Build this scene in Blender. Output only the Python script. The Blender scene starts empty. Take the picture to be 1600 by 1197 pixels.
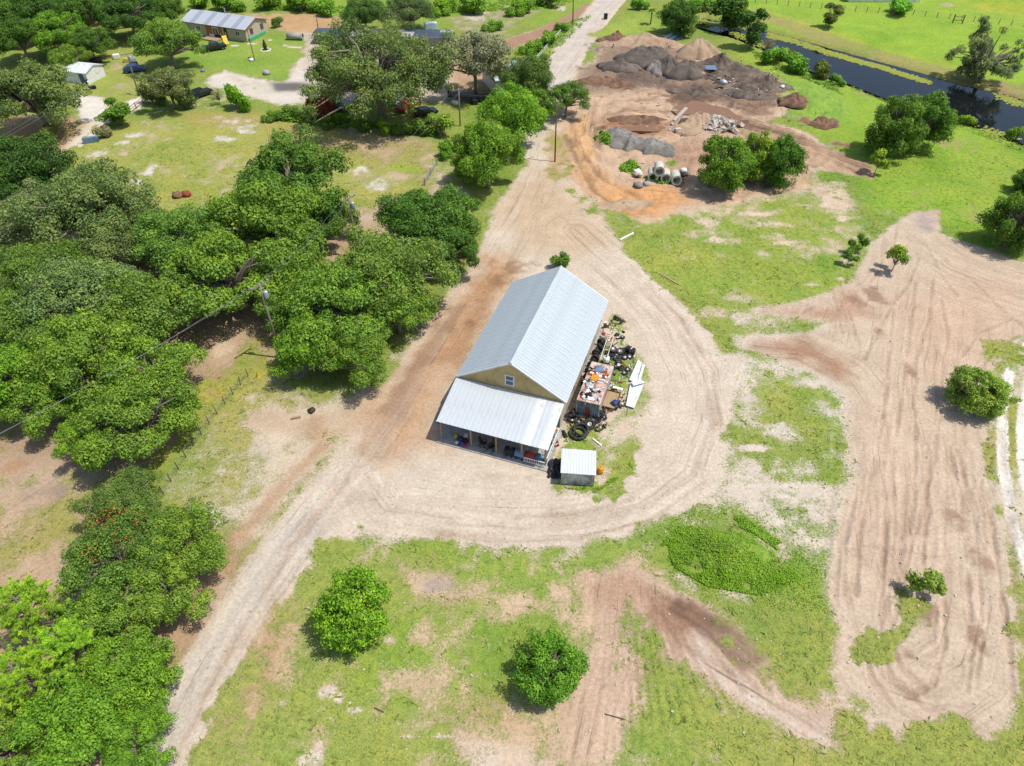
import bpy, math, random
import numpy as np
from mathutils import Vector, Matrix

# ------------------------------------------------------------------ camera, sky, sun, exposure
SC = bpy.context.scene
COL = SC.collection
CAM_H, FPX, PITCH = 55.0, 1090.0, math.radians(43.5)
cam_d = bpy.data.cameras.new("camera"); cam = bpy.data.objects.new("camera", cam_d); COL.objects.link(cam)
cam.location = (0, 0, CAM_H); cam.rotation_euler = (math.radians(90) - PITCH, 0, 0)
cam_d.sensor_width = 36.0; cam_d.lens = FPX / 1600 * 36.0; cam_d.clip_end = 3000; cam_d.clip_start = 0.5
SC.camera = cam
SUN_DIR = Vector((0.46, -0.08, 1.0)).normalized()          # towards the sun
world = bpy.data.worlds.new("World"); SC.world = world; world.use_nodes = True
wn = world.node_tree.nodes; wl = world.node_tree.links
bg = wn.get("Background") or wn.new("ShaderNodeBackground")
sky = wn.new("ShaderNodeTexSky"); sky.sky_type = 'NISHITA'; sky.sun_disc = False
sky.sun_elevation = math.asin(SUN_DIR.z); sky.sun_rotation = math.atan2(SUN_DIR.x, SUN_DIR.y)
sky.air_density = 1.0; sky.dust_density = 1.5; sky.ozone_density = 1.0
wl.new(sky.outputs[0], bg.inputs[0]); bg.inputs[1].default_value = 0.15
sun_d = bpy.data.lights.new("sun", 'SUN'); sun = bpy.data.objects.new("sun", sun_d); COL.objects.link(sun)
sun_d.energy = 4.2; sun_d.angle = math.radians(0.53); sun_d.color = (1.0, 0.955, 0.88)
sun.rotation_euler = (-SUN_DIR).to_track_quat('-Z', 'Y').to_euler(); sun.location = (60, -20, 120)
SC.view_settings.view_transform = 'Standard'; SC.view_settings.look = 'None'
SC.view_settings.gamma = 1.0; SC.view_settings.exposure = 0.06; SC.view_settings.use_curve_mapping = False
SC.cycles.max_bounces = 6; SC.cycles.transparent_max_bounces = 4

# ------------------------------------------------------------------ helpers
rng = np.random.default_rng(7)
random.seed(7)
SP, CP = math.sin(PITCH), math.cos(PITCH)

def P(x, y, z=0.0):
    """surveyed photo point -> world point at height z"""
    u = (x - 800) / FPX; v = (y - 598.5) / FPX
    t = (CAM_H - z) / (SP + v * CP)
    return Vector((u * t, t * (CP - v * SP), z))

def depth(x, y, z=0.0):
    v = (y - 598.5) / FPX
    return (CAM_H - z) / (SP + v * CP)

def lin(r, g, b, k=0.74):
    f = lambda c: ((c / 255 + .055) / 1.055) ** 2.4 if c > 10 else c / 255 / 12.92
    return (f(r) * k, f(g) * k, f(b) * k)

def tag(o, label=None, cat=None, group=None, kind=None):
    if label: o["label"] = label
    if cat: o["category"] = cat
    if group: o["group"] = group
    if kind: o["kind"] = kind
    return o

def empty(name, loc=(0, 0, 0), rz=0.0, parent=None, label=None, cat=None, group=None):
    o = bpy.data.objects.new(name, None); COL.objects.link(o)
    o.location = loc; o.rotation_euler = (0, 0, rz); o.empty_display_size = .3
    if parent: o.parent = parent
    return tag(o, label, cat, group)

def copy_tree(o, parent=None):
    c = o.copy(); COL.objects.link(c); c.parent = parent
    for ch in list(o.children):
        copy_tree(ch, c)
    return c

def np_mesh(name, V, F, attrs=None, smooth=False):
    V = np.asarray(V, dtype=np.float32); F = np.asarray(F, dtype=np.int32)
    n = F.shape[1]; me = bpy.data.meshes.new(name)
    me.vertices.add(len(V)); me.vertices.foreach_set("co", V.ravel())
    me.loops.add(F.size); me.loops.foreach_set("vertex_index", F.ravel())
    me.polygons.add(len(F)); me.polygons.foreach_set("loop_start", np.arange(0, F.size, n, dtype=np.int32))
    if smooth: me.polygons.foreach_set("use_smooth", np.ones(len(F), dtype=bool))
    for k, (typ, data) in (attrs or {}).items():
        a = me.attributes.new(k, typ, 'POINT')
        a.data.foreach_set("color" if typ == 'FLOAT_COLOR' else "value", np.asarray(data, dtype=np.float32).ravel())
    me.update(calc_edges=True); me.validate()
    return me

def link(name, me, mat, parent=None, loc=None):
    o = bpy.data.objects.new(name, me); COL.objects.link(o)
    if mat and not me.materials: me.materials.append(mat)
    if parent: o.parent = parent
    if loc is not None: o.location = loc
    return o

class MB:
    def __init__(s): s.v = []; s.f = []
    def add(s, vs, fs):
        b = len(s.v); s.v += [tuple(q) for q in vs]; s.f += [tuple(i + b for i in f) for f in fs]; return s
    def box(s, c, d, rz=0.0, M=None):
        x, y, z = d[0] / 2, d[1] / 2, d[2] / 2
        R = M if M is not None else Matrix.Rotation(rz, 3, 'Z')
        vs = [Vector(c) + R @ Vector((a * x, b * y, e * z)) for e in (-1, 1) for a, b in ((-1, -1), (1, -1), (1, 1), (-1, 1))]
        return s.add(vs, [(3, 2, 1, 0), (4, 5, 6, 7), (0, 1, 5, 4), (1, 2, 6, 5), (2, 3, 7, 6), (3, 0, 4, 7)])
    def box2(s, a, b):
        return s.box([(p + q) / 2 for p, q in zip(a, b)], [abs(q - p) for p, q in zip(a, b)])
    def tube(s, pts, rs, n=6, cap=True):
        pts = [Vector(p) for p in pts]
        if not hasattr(rs, '__len__'): rs = [rs] * len(pts)
        b = len(s.v); prev = None
        for i, p in enumerate(pts):
            d = (pts[min(i + 1, len(pts) - 1)] - pts[max(i - 1, 0)]).normalized()
            a = d.orthogonal().normalized() if prev is None else (prev - d * prev.dot(d)).normalized()
            prev = a; c = d.cross(a)
            for k in range(n):
                t = 2 * math.pi * k / n
                s.v.append(tuple(p + (a * math.cos(t) + c * math.sin(t)) * rs[i]))
        for i in range(len(pts) - 1):
            for k in range(n):
                k2 = (k + 1) % n
                s.f.append((b + i * n + k, b + i * n + k2, b + (i + 1) * n + k2, b + (i + 1) * n + k))
        if cap:
            s.f.append(tuple(b + k for k in reversed(range(n))))
            s.f.append(tuple(b + (len(pts) - 1) * n + k for k in range(n)))
        return s
    def lathe(s, prof, n=16, M=None, c=(0, 0, 0), caps=True):
        """prof: (r,z) list about local z"""
        M = M or Matrix.Identity(3); b = len(s.v)
        for r, z in prof:
            for k in range(n):
                t = 2 * math.pi * k / n
                s.v.append(tuple(Vector(c) + M @ Vector((r * math.cos(t), r * math.sin(t), z))))
        for i in range(len(prof) - 1):
            for k in range(n):
                k2 = (k + 1) % n
                s.f.append((b + i * n + k, b + i * n + k2, b + (i + 1) * n + k2, b + (i + 1) * n + k))
        if caps:
            if prof[0][0] > 1e-4: s.f.append(tuple(b + k for k in reversed(range(n))))
            if prof[-1][0] > 1e-4: s.f.append(tuple(b + (len(prof) - 1) * n + k for k in range(n)))
        return s
    def torus(s, R, r, c=(0, 0, 0), M=None, n=20, m=8, sx=1.0, sy=1.0, sq=1.0):
        M = M or Matrix.Identity(3); b = len(s.v)
        for i in range(n):
            a = 2 * math.pi * i / n
            for j in range(m):
                t = 2 * math.pi * j / m
                q = R + r * math.cos(t)
                s.v.append(tuple(Vector(c) + M @ Vector((q * math.cos(a) * sx, q * math.sin(a) * sy, r * sq * math.sin(t)))))
        for i in range(n):
            for j in range(m):
                i2, j2 = (i + 1) % n, (j + 1) % m
                s.f.append((b + i * m + j, b + i2 * m + j, b + i2 * m + j2, b + i * m + j2))
        return s
    def prism(s, poly, z0, z1):
        """poly: (x,y) ccw, extruded in z"""
        n = len(poly)
        vs = [(x, y, z0) for x, y in poly] + [(x, y, z1) for x, y in poly]
        return s.add(vs, [tuple(reversed(range(n))), tuple(range(n, 2 * n))] + [(i, (i + 1) % n, n + (i + 1) % n, n + i) for i in range(n)])
    def extr(s, poly, d):
        """3D polygon extruded by vector d"""
        n = len(poly); d = Vector(d)
        vs = [Vector(p) for p in poly] + [Vector(p) + d for p in poly]
        return s.add(vs, [tuple(reversed(range(n))), tuple(range(n, 2 * n))] + [(i, (i + 1) % n, n + (i + 1) % n, n + i) for i in range(n)])
    def mesh(s, name, smooth=False):
        me = bpy.data.meshes.new(name); me.from_pydata(s.v, [], s.f)
        if smooth:
            me.polygons.foreach_set("use_smooth", [True] * len(me.polygons))
        me.update(); return me
    def build(s, name, mat, parent=None, smooth=False, bevel=0.0, loc=None):
        o = link(name, s.mesh(name, smooth), mat, parent, loc)
        if bevel:
            m = o.modifiers.new("bevel", 'BEVEL'); m.width = bevel; m.segments = 2; m.limit_method = 'ANGLE'
        return o

# ---- numpy noise
def _hash(ix, iy, seed):
    h = (ix.astype(np.int64) * 374761393 + iy.astype(np.int64) * 668265263 + seed * 1442695041) & 0xffffffff
    h = ((h ^ (h >> 13)) * 1274126177) & 0xffffffff
    return ((h ^ (h >> 16)) & 0xffff) / 65535.0
def vnoise(x, y, seed=0):
    ix = np.floor(x); iy = np.floor(y); fx = x - ix; fy = y - iy
    fx = fx * fx * (3 - 2 * fx); fy = fy * fy * (3 - 2 * fy)
    a = _hash(ix, iy, seed); b = _hash(ix + 1, iy, seed); c = _hash(ix, iy + 1, seed); d = _hash(ix + 1, iy + 1, seed)
    return (a + (b - a) * fx) * (1 - fy) + (c + (d - c) * fx) * fy
def fbm(x, y, sc, seed=0, oct=4, gain=.5):
    t = 0; a = 1; n = 0
    for i in range(oct):
        t = t + a * vnoise(x / sc * 2 ** i + 17.3 * i, y / sc * 2 ** i - 9.1 * i, seed + i); n += a; a *= gain
    return t / n - .5      # about -.5 .. .5
def sstep(e0, e1, x):
    t = np.clip((x - e0) / (e1 - e0), 0, 1); return t * t * (3 - 2 * t)

# ------------------------------------------------------------------ materials
def new_mat(name):
    m = bpy.data.materials.new(name); m.use_nodes = True
    nt = m.node_tree; nt.nodes.clear()
    out = nt.nodes.new("ShaderNodeOutputMaterial")
    return m, nt, out
def N(nt, typ, **kw):
    n = nt.nodes.new(typ)
    for k, v in kw.items():
        if k == 'inp':
            for i, val in v.items(): n.inputs[i].default_value = val
        else: setattr(n, k, v)
    return n
def noise(nt, scale, detail=4, rough=.55, vec=None, dist=0.0):
    n = N(nt, "ShaderNodeTexNoise"); n.inputs["Scale"].default_value = scale; n.inputs["Detail"].default_value = detail
    n.inputs["Roughness"].default_value = rough; n.inputs["Distortion"].default_value = dist
    if vec is not None: nt.links.new(vec, n.inputs["Vector"])
    return n
def ramp(nt, fac, stops):
    r = N(nt, "ShaderNodeValToRGB"); e = r.color_ramp.elements
    while len(e) < len(stops): e.new(.5)
    for el, (p, c) in zip(e, stops):
        el.position = p; el.color = (c if len(c) == 4 else (*c, 1))
    nt.links.new(fac, r.inputs[0]); return r
def mixc(nt, a, b, fac, mode='MIX'):
    m = N(nt, "ShaderNodeMix", data_type='RGBA', blend_type=mode)
    for s, i in ((fac, 0), (a, 6), (b, 7)):
        if hasattr(s, 'is_linked') or hasattr(s, 'links'): nt.links.new(s, m.inputs[i])
        elif i == 0: m.inputs[0].default_value = s
        else: m.inputs[i].default_value = (*s, 1) if len(s) == 3 else s
    return m.outputs[2]
def math_n(nt, op, a, b=None, c=None, clamp=False):
    m = N(nt, "ShaderNodeMath", operation=op, use_clamp=clamp)
    for i, s in enumerate((a, b, c)):
        if s is None: continue
        if isinstance(s, (int, float)): m.inputs[i].default_value = s
        else: nt.links.new(s, m.inputs[i])
    return m.outputs[0]

def mat(name, col, rough=.7, metal=0.0, var=.12, scale=2.0, dirt=None, dirt_amt=.35, dirt_scale=1.2, bump=0.0, bscale=20, spec=.35):
    m, nt, out = new_mat(name)
    tc = N(nt, "ShaderNodeTexCoord"); b = N(nt, "ShaderNodeBsdfPrincipled")
    n1 = noise(nt, scale, 5, .6, tc.outputs["Object"])
    r = ramp(nt, n1.outputs[0], [(.25, (1 - var,) * 3), (.75, (1 + var,) * 3)])
    c = mixc(nt, (*col, 1), r.outputs[0], 1.0, 'MULTIPLY')
    if dirt:
        n2 = noise(nt, dirt_scale, 6, .65, tc.outputs["Object"], .4)
        r2 = ramp(nt, n2.outputs[0], [(.5 - dirt_amt * .5 + .02, (0, 0, 0)), (.78 - dirt_amt * .35, (1, 1, 1))])
        r2.color_ramp.elements[0].position = max(0, .62 - dirt_amt * .5); r2.color_ramp.elements[1].position = min(1, .78 - dirt_amt * .3)
        c = mixc(nt, c, (*dirt, 1), r2.outputs[0])
    nt.links.new(c, b.inputs["Base Color"]); b.inputs["Roughness"].default_value = rough; b.inputs["Metallic"].default_value = metal
    b.inputs["Specular IOR Level"].default_value = spec
    if bump:
        nb = noise(nt, bscale, 4, .6, tc.outputs["Object"]); bp = N(nt, "ShaderNodeBump")
        bp.inputs["Strength"].default_value = bump; bp.inputs["Distance"].default_value = .05
        nt.links.new(nb.outputs[0], bp.inputs["Height"]); nt.links.new(bp.outputs[0], b.inputs["Normal"])
    nt.links.new(b.outputs[0], out.inputs[0])
    return m

M = {}
M['roof_metal'] = mat('galvalume_roof', (.455, .51, .535), .5, .12, .07, .5, dirt=(.40, .435, .445), dirt_amt=.4, dirt_scale=.6)
M['porch_metal'] = mat('porch_roof_metal', (.54, .585, .605), .45, .2, .05, .8, dirt=(.50, .50, .49), dirt_amt=.35, dirt_scale=.5)
M['tan_wall'] = mat('tan_gable_siding', lin(222, 194, 134), .8, 0, .08, 1.2, dirt=lin(188, 160, 108), dirt_amt=.35, dirt_scale=.6)
M['side_wall'] = mat('pale_tan_siding', lin(214, 198, 172), .8, 0, .08, 1.0, dirt=lin(170, 150, 120), dirt_amt=.3)
M['grey_wall'] = mat('grey_siding', lin(150, 150, 148), .8, 0, .1, 1.0)
M['fascia'] = mat('grey_fascia', lin(150, 165, 172), .5, .2, .05)
M['white'] = mat('white_paint', (.72, .72, .70), .5, 0, .05, 1.5, dirt=(.5, .48, .42), dirt_amt=.22)
M['white_sheet'] = mat('white_sheet_metal', (.64, .67, .68), .4, .05, .05, 1.0, dirt=(.45, .42, .36), dirt_amt=.25)
M['concrete'] = mat('concrete', (.36, .35, .33), .9, 0, .12, 1.2, dirt=(.20, .19, .17), dirt_amt=.35, bump=.2)
M['pipe'] = mat('pale_concrete', lin(222, 222, 205), .9, 0, .07, 1.2, dirt=lin(170, 168, 150), dirt_amt=.3)
M['rubber'] = mat('tyre_rubber', (.022, .022, .024), .8, 0, .2, 4, dirt=(.07, .065, .055), dirt_amt=.35)
M['rim'] = mat('rim_steel', (.42, .41, .40), .45, .6, .1, 3, dirt=(.18, .09, .05), dirt_amt=.4)
M['rust'] = mat('rusty_steel', lin(186, 104, 66), .85, .1, .3, 3.0, dirt=lin(232, 214, 198), dirt_amt=.62, dirt_scale=1.3)
M['rust_red'] = mat('red_rust', lin(165, 82, 56), .85, 0, .18, 2.0, dirt=lin(110, 55, 38), dirt_amt=.4)
M['cont_wall'] = mat('container_paint', lin(196, 200, 196), .6, .1, .1, 1.5, dirt=lin(150, 120, 95), dirt_amt=.3)
M['cont_end'] = mat('container_end_paint', lin(146, 166, 178), .6, .1, .12, 2.0, dirt=lin(120, 100, 85), dirt_amt=.35)
M['shed_roof'] = mat('shed_roof', (.60, .635, .65), .42, .1, .04, 1.0, dirt=(.55, .55, .53), dirt_amt=.25)
M['shed_wall'] = mat('shed_wall', lin(205, 215, 220), .55, .25, .1, 2.0, dirt=lin(120, 122, 118), dirt_amt=.4)
M['wood'] = mat('weathered_wood', lin(176, 152, 116), .85, 0, .2, 3)
M['dark_wood'] = mat('dark_wood', (.05, .032, .025), .7, 0, .2, 3)
M['pole'] = mat('utility_pole_wood', lin(150, 138, 122), .9, 0, .15, 4)
M['pole_dark'] = mat('creosote_pole_wood', lin(96, 84, 72), .9, 0, .15, 4)
M['wire'] = mat('aluminium_wire', (.30, .31, .31), .6, .3, .05)
M['steel'] = mat('galvanised_steel', (.45, .47, .48), .45, .5, .08)
M['black'] = mat('black_plastic', (.015, .015, .017), .5, 0, .2, 2)
M['tarp'] = mat('black_tarp', (.035, .035, .04), .6, 0, .4, 2, bump=.5, bscale=5)
M['blue'] = mat('blue_paint', lin(120, 150, 185), .45, .1, .1, 2, dirt=lin(90, 90, 90), dirt_amt=.25)
M['deepblue'] = mat('deep_blue_plastic', (.02, .05, .19), .5, 0, .2, 2)
M['red'] = mat('red_paint', lin(190, 62, 55), .45, .1, .12, 2, dirt=lin(120, 60, 50), dirt_amt=.25)
M['teal'] = mat('teal_paint', lin(88, 122, 142), .5, .1, .12, 2)
M['yellow'] = mat('yellow_plastic', lin(228, 190, 50), .5, 0, .12, 2)
M['orange'] = mat('orange_paint', lin(236, 160, 28), .5, 0, .1, 2, dirt=lin(180, 110, 40), dirt_amt=.25)
M['purple'] = mat('purple_cloth', lin(96, 70, 150), .9, 0, .2, 3)
M['pink'] = mat('pink_cloth', lin(190, 80, 120), .9, 0, .2, 3)
M['maroon'] = mat('maroon_cloth', lin(92, 34, 44), .9, 0, .2, 3)
M['ltblue_roof'] = mat('light_blue_roof', lin(214, 232, 245), .5, .1, .05, 1)
M['blue_roof'] = mat('blue_roof', lin(30, 92, 128), .5, .1, .06, 1)
M['home_roof'] = mat('mobile_home_roof', lin(202, 208, 215), .5, .2, .04, .5)
M['home_roof_patch'] = mat('mobile_home_roof_seam', lin(172, 180, 190), .5, .2, .05, .8)
M['home_wall'] = mat('mobile_home_siding', lin(205, 190, 170), .8, 0, .06, 1)
M['home_brown'] = mat('brown_panel', lin(186, 120, 80), .8, 0, .08, 1)
M['trim'] = mat('brown_trim', lin(170, 110, 85), .7, 0, .08, 1)
M['dark_panel'] = mat('dark_roof_panel', lin(88, 100, 116), .5, .2, .1, 1)
M['car_black'] = mat('black_car_paint', (.018, .02, .025), .25, .2, .1, 2, spec=.6)
M['car_white'] = mat('white_car_paint', (.6, .62, .65), .3, 0, .04, 2, spec=.6)
M['car_blue'] = mat('blue_car_paint', lin(70, 100, 150), .3, .2, .06, 2, spec=.6)
M['car_red'] = mat('red_car_paint', (.42, .03, .025), .3, .1, .06, 2, spec=.6)
M['glass'] = mat('dark_glass', (.03, .05, .07), .08, 0, .05, 2, spec=.7)
M['glass_blue'] = mat('sky_glass', lin(60, 105, 135), .1, 0, .08, 2, spec=.7)
M['bark'] = mat('grey_bark', lin(150, 138, 122), .95, 0, .25, 4)
M['gravel'] = mat('grey_gravel', lin(160, 154, 146), .95, 0, .12, 1.2, dirt=lin(118, 114, 110), dirt_amt=.4, dirt_scale=.5, bump=.6, bscale=8)
M['dark_gravel'] = mat('dark_gravel', lin(108, 98, 90), .95, 0, .2, .8, dirt=lin(130, 116, 104), dirt_amt=.4, dirt_scale=.6, bump=.8, bscale=5)
M['sandpile'] = mat('tan_sand_pile', lin(196, 168, 138), .95, 0, .1, .6, dirt=lin(165, 136, 108), dirt_amt=.35, dirt_scale=.4, bump=.5, bscale=4)
M['brown_soil'] = mat('brown_soil', lin(150, 116, 92), .95, 0, .2, .6, dirt=lin(105, 80, 66), dirt_amt=.4, dirt_scale=.5, bump=.9, bscale=4)
M['black_soil'] = mat('black_soil', lin(98, 86, 78), .95, 0, .25, .7, dirt=lin(140, 122, 106), dirt_amt=.45, dirt_scale=.5, bump=.9, bscale=4)
M['stone'] = mat('loose_stone', lin(205, 192, 175), .95, 0, .2, 1.5)
M['rubble'] = mat('broken_concrete', lin(212, 202, 190), .95, 0, .15, 2)

# leaves: object colour gives the species tone, 'tint' the single leaf's own tone plus sunlight painted on lobe tops
def leaf_material():
    m, nt, out = new_mat('foliage')
    oi = N(nt, "ShaderNodeObjectInfo"); at = N(nt, "ShaderNodeAttribute", attribute_name='tint')
    r = ramp(nt, at.outputs["Fac"], [(0, (.48, .55, .58)), (.45, (1, 1, 1)), (.8, (1.4, 1.25, .95)), (1, (1.9, 1.55, 1.1))])
    c = mixc(nt, oi.outputs["Color"], r.outputs[0], 1.0, 'MULTIPLY')
    b = N(nt, "ShaderNodeBsdfPrincipled"); b.inputs["Roughness"].default_value = .55; b.inputs["Specular IOR Level"].default_value = .25
    t = N(nt, "ShaderNodeBsdfTranslucent"); mx = N(nt, "ShaderNodeMixShader"); mx.inputs[0].default_value = .3
    c2 = mixc(nt, c, (1.15, 1.2, .6, 1), 1.0, 'MULTIPLY')
    nt.links.new(c, b.inputs["Base Color"]); nt.links.new(c2, t.inputs["Color"])
    nt.links.new(b.outputs[0], mx.inputs[1]); nt.links.new(t.outputs[0], mx.inputs[2]); nt.links.new(mx.outputs[0], out.inputs[0])
    return m
M['leaf'] = leaf_material()
def tuft_material():
    m, nt, out = new_mat('grass_tufts')
    at = N(nt, "ShaderNodeAttribute", attribute_name='gcol')
    b = N(nt, "ShaderNodeBsdfPrincipled"); b.inputs["Roughness"].default_value = .7; b.inputs["Specular IOR Level"].default_value = .15
    t = N(nt, "ShaderNodeBsdfTranslucent"); mx = N(nt, "ShaderNodeMixShader"); mx.inputs[0].default_value = .35
    nt.links.new(at.outputs["Color"], b.inputs["Base Color"]); nt.links.new(at.outputs["Color"], t.inputs["Color"])
    nt.links.new(b.outputs[0], mx.inputs[1]); nt.links.new(t.outputs[0], mx.inputs[2]); nt.links.new(mx.outputs[0], out.inputs[0])
    return m
M['tuft'] = tuft_material()
def ground_material():
    m, nt, out = new_mat('ground')
    geo = N(nt, "ShaderNodeNewGeometry"); pos = geo.outputs["Position"]
    so = N(nt, "ShaderNodeAttribute", attribute_name='soil'); gc = N(nt, "ShaderNodeAttribute", attribute_name='gcol')
    # soil tone
    n1 = noise(nt, .35, 6, .6, pos); n2 = noise(nt, 3.0, 5, .65, pos); n3 = noise(nt, 11, 5, .7, pos)
    r1 = ramp(nt, n1.outputs[0], [(.3, (.90, .89, .88)), (.7, (1.10, 1.10, 1.10))])
    r2 = ramp(nt, n2.outputs[0], [(.3, (.82, .81, .80)), (.7, (1.15, 1.15, 1.15))])
    r3 = ramp(nt, n3.outputs[0], [(.3, (.80, .79, .78)), (.7, (1.15, 1.15, 1.15))])
    s = mixc(nt, so.outputs["Color"], r1.outputs[0], 1.0, 'MULTIPLY'); s = mixc(nt, s, r2.outputs[0], 1.0, 'MULTIPLY'); s = mixc(nt, s, r3.outputs[0], 1.0, 'MULTIPLY')
    # small dark clods and pale pebbles
    n4 = noise(nt, 2.2, 2, .5, pos); r4 = ramp(nt, n4.outputs[0], [(.70, (1, 1, 1)), (.76, (.62, .58, .54))])
    s = mixc(nt, s, r4.outputs[0], 1.0, 'MULTIPLY')
    # wheel and blade streaks that follow the way the ground was driven over
    fl = N(nt, "ShaderNodeAttribute", attribute_name='flow'); sx = N(nt, "ShaderNodeSeparateColor"); nt.links.new(fl.outputs["Color"], sx.inputs[0])
    def streak(ka, kl, det):
        cv = N(nt, "ShaderNodeCombineXYZ"); nt.links.new(math_n(nt, 'MULTIPLY', sx.outputs[0], ka), cv.inputs[0]); nt.links.new(math_n(nt, 'MULTIPLY', sx.outputs[1], kl), cv.inputs[1])
        return noise(nt, 1.0, det, .6, cv.outputs[0], .25).outputs[0]
    s1 = streak(1.1, .05, 5); s2 = streak(3.6, .10, 4)
    q_1 = ramp(nt, s1, [(.30, (.66, .62, .58)), (.44, (.94, .93, .92)), (.60, (1.04, 1.04, 1.04)), (.75, (1.16, 1.15, 1.14))]); q_2 = ramp(nt, s2, [(.33, (.46, .42, .38)), (.41, (1, 1, 1)), (.60, (1.0, 1.0, 1.0)), (.72, (1.14, 1.13, 1.12))])
    st = mixc(nt, q_1.outputs[0], q_2.outputs[0], 1.0, 'MULTIPLY')
    st = mixc(nt, (1, 1, 1, 1), st, sx.outputs[2])
    s = mixc(nt, s, st, 1.0, 'MULTIPLY')
    # grass tone
    g1 = noise(nt, .22, 5, .6, pos); g2 = noise(nt, 1.6, 5, .7, pos); g3 = noise(nt, 9, 4, .7, pos)
    q1 = ramp(nt, g1.outputs[0], [(.3, (.86, .92, .9)), (.7, (1.18, 1.06, 1.05))])
    q2 = ramp(nt, g2.outputs[0], [(.28, (.62, .74, .70)), (.48, (.96, .98, .96)), (.74, (1.36, 1.2, 1.15))])
    q3 = ramp(nt, g3.outputs[0], [(.3, (.60, .66, .64)), (.7, (1.36, 1.28, 1.26))])
    g = mixc(nt, gc.outputs["Color"], q1.outputs[0], 1.0, 'MULTIPLY'); g = mixc(nt, g, q2.outputs[0], 1.0, 'MULTIPLY'); g = mixc(nt, g, q3.outputs[0], 1.0, 'MULTIPLY')
    # cover: density attribute against patchy noise
    m1 = noise(nt, .42, 8, .7, pos, .5); m2 = noise(nt, 4.5, 6, .78, pos)
    h = math_n(nt, 'MULTIPLY_ADD', m2.outputs[0], .62, math_n(nt, 'MULTIPLY', m1.outputs[0], .48))   # ~ .55 mean
    dens = math_n(nt, 'MULTIPLY_ADD', so.outputs["Alpha"], .34, .385)
    k = math_n(nt, 'SUBTRACT', dens, h)
    k = math_n(nt, 'MULTIPLY_ADD', k, 8.5, .5, clamp=True)
    c = mixc(nt, s, g, k)
    b = N(nt, "ShaderNodeBsdfPrincipled"); b.inputs["Roughness"].default_value = .95; b.inputs["Specular IOR Level"].default_value = .12
    nt.links.new(c, b.inputs["Base Color"])
    hb = math_n(nt, 'MULTIPLY_ADD', n3.outputs[0], .35, math_n(nt, 'MULTIPLY', n2.outputs[0], .8))
    hb = math_n(nt, 'ADD', hb, math_n(nt, 'MULTIPLY', math_n(nt, 'MULTIPLY', math_n(nt, 'ADD', s1, s2), sx.outputs[2]), 1.6))
    hb = math_n(nt, 'ADD', hb, math_n(nt, 'MULTIPLY', math_n(nt, 'MULTIPLY', g3.outputs[0], 1.2), k))
    bp = N(nt, "ShaderNodeBump"); bp.inputs["Strength"].default_value = .5; bp.inputs["Distance"].default_value = .10
    nt.links.new(hb, bp.inputs["Height"]); nt.links.new(bp.outputs[0], b.inputs["Normal"])
    nt.links.new(b.outputs[0], out.inputs[0]); return m
M['ground'] = ground_material()
def water_material(name, col, rough, bump):
    m, nt, out = new_mat(name)
    tc = N(nt, "ShaderNodeTexCoord"); b = N(nt, "ShaderNodeBsdfPrincipled")
    b.inputs["Base Color"].default_value = (*col, 1); b.inputs["Roughness"].default_value = rough; b.inputs["IOR"].default_value = 1.33; b.inputs["Specular IOR Level"].default_value = .35
    nb = noise(nt, 1.5, 3, .5, tc.outputs["Object"]); bp = N(nt, "ShaderNodeBump"); bp.inputs["Strength"].default_value = bump; bp.inputs["Distance"].default_value = .02
    nt.links.new(nb.outputs[0], bp.inputs["Height"]); nt.links.new(bp.outputs[0], b.inputs["Normal"]); nt.links.new(b.outputs[0], out.inputs[0])
    return m
M['water'] = water_material('canal_water', (.008, .010, .012), .03, .06)
M['mud_water'] = water_material('muddy_water', lin(150, 112, 80), .08, .05)
# ------------------------------------------------------------------ ground sheet
def ground_grid():
    ys = [-60, -30, -10, 2, 8, 12]; y = 15.0
    while y < 222:
        ys.append(y); d = math.hypot(y, CAM_H); y += max(.20, 2.5 / 1090 * d * d / CAM_H * .92)
    y = ys[-1]
    while y < 900: y += (y - 190) * .16 + 2; ys.append(y)
    ys = np.array(ys)
    c = list(np.linspace(-1, 1, 700)); e = []; q = 1.0; st = .006
    while q < 9: st *= 1.35; q += st; e.append(q)
    cs = np.array([-k for k in reversed(e)] + c + e)
    w = np.clip(ys * .545 + 33.0, 34, 200)
    X = cs[None, :] * w[:, None]; Y = np.repeat(ys[:, None], len(cs), 1)
    return X, Y
GX, GY = ground_grid()
SH = GX.shape
X = GX.ravel(); Y = GY.ravel(); NV = len(X)
soil = np.zeros((NV, 3)); gcol = np.zeros((NV, 3)); grass = np.zeros(NV); Z = np.zeros(NV)
n_a = fbm(X, Y, 6.0, 1, 5); n_b = fbm(X, Y, 2.0, 11, 4); n_c = fbm(X, Y, 18., 21, 4)
n_d = fbm(X, Y, .9, 31, 3)
EDGE = n_a * 2.2 + n_b * 2.2 + n_d * 1.6 + n_c * .8

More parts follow.
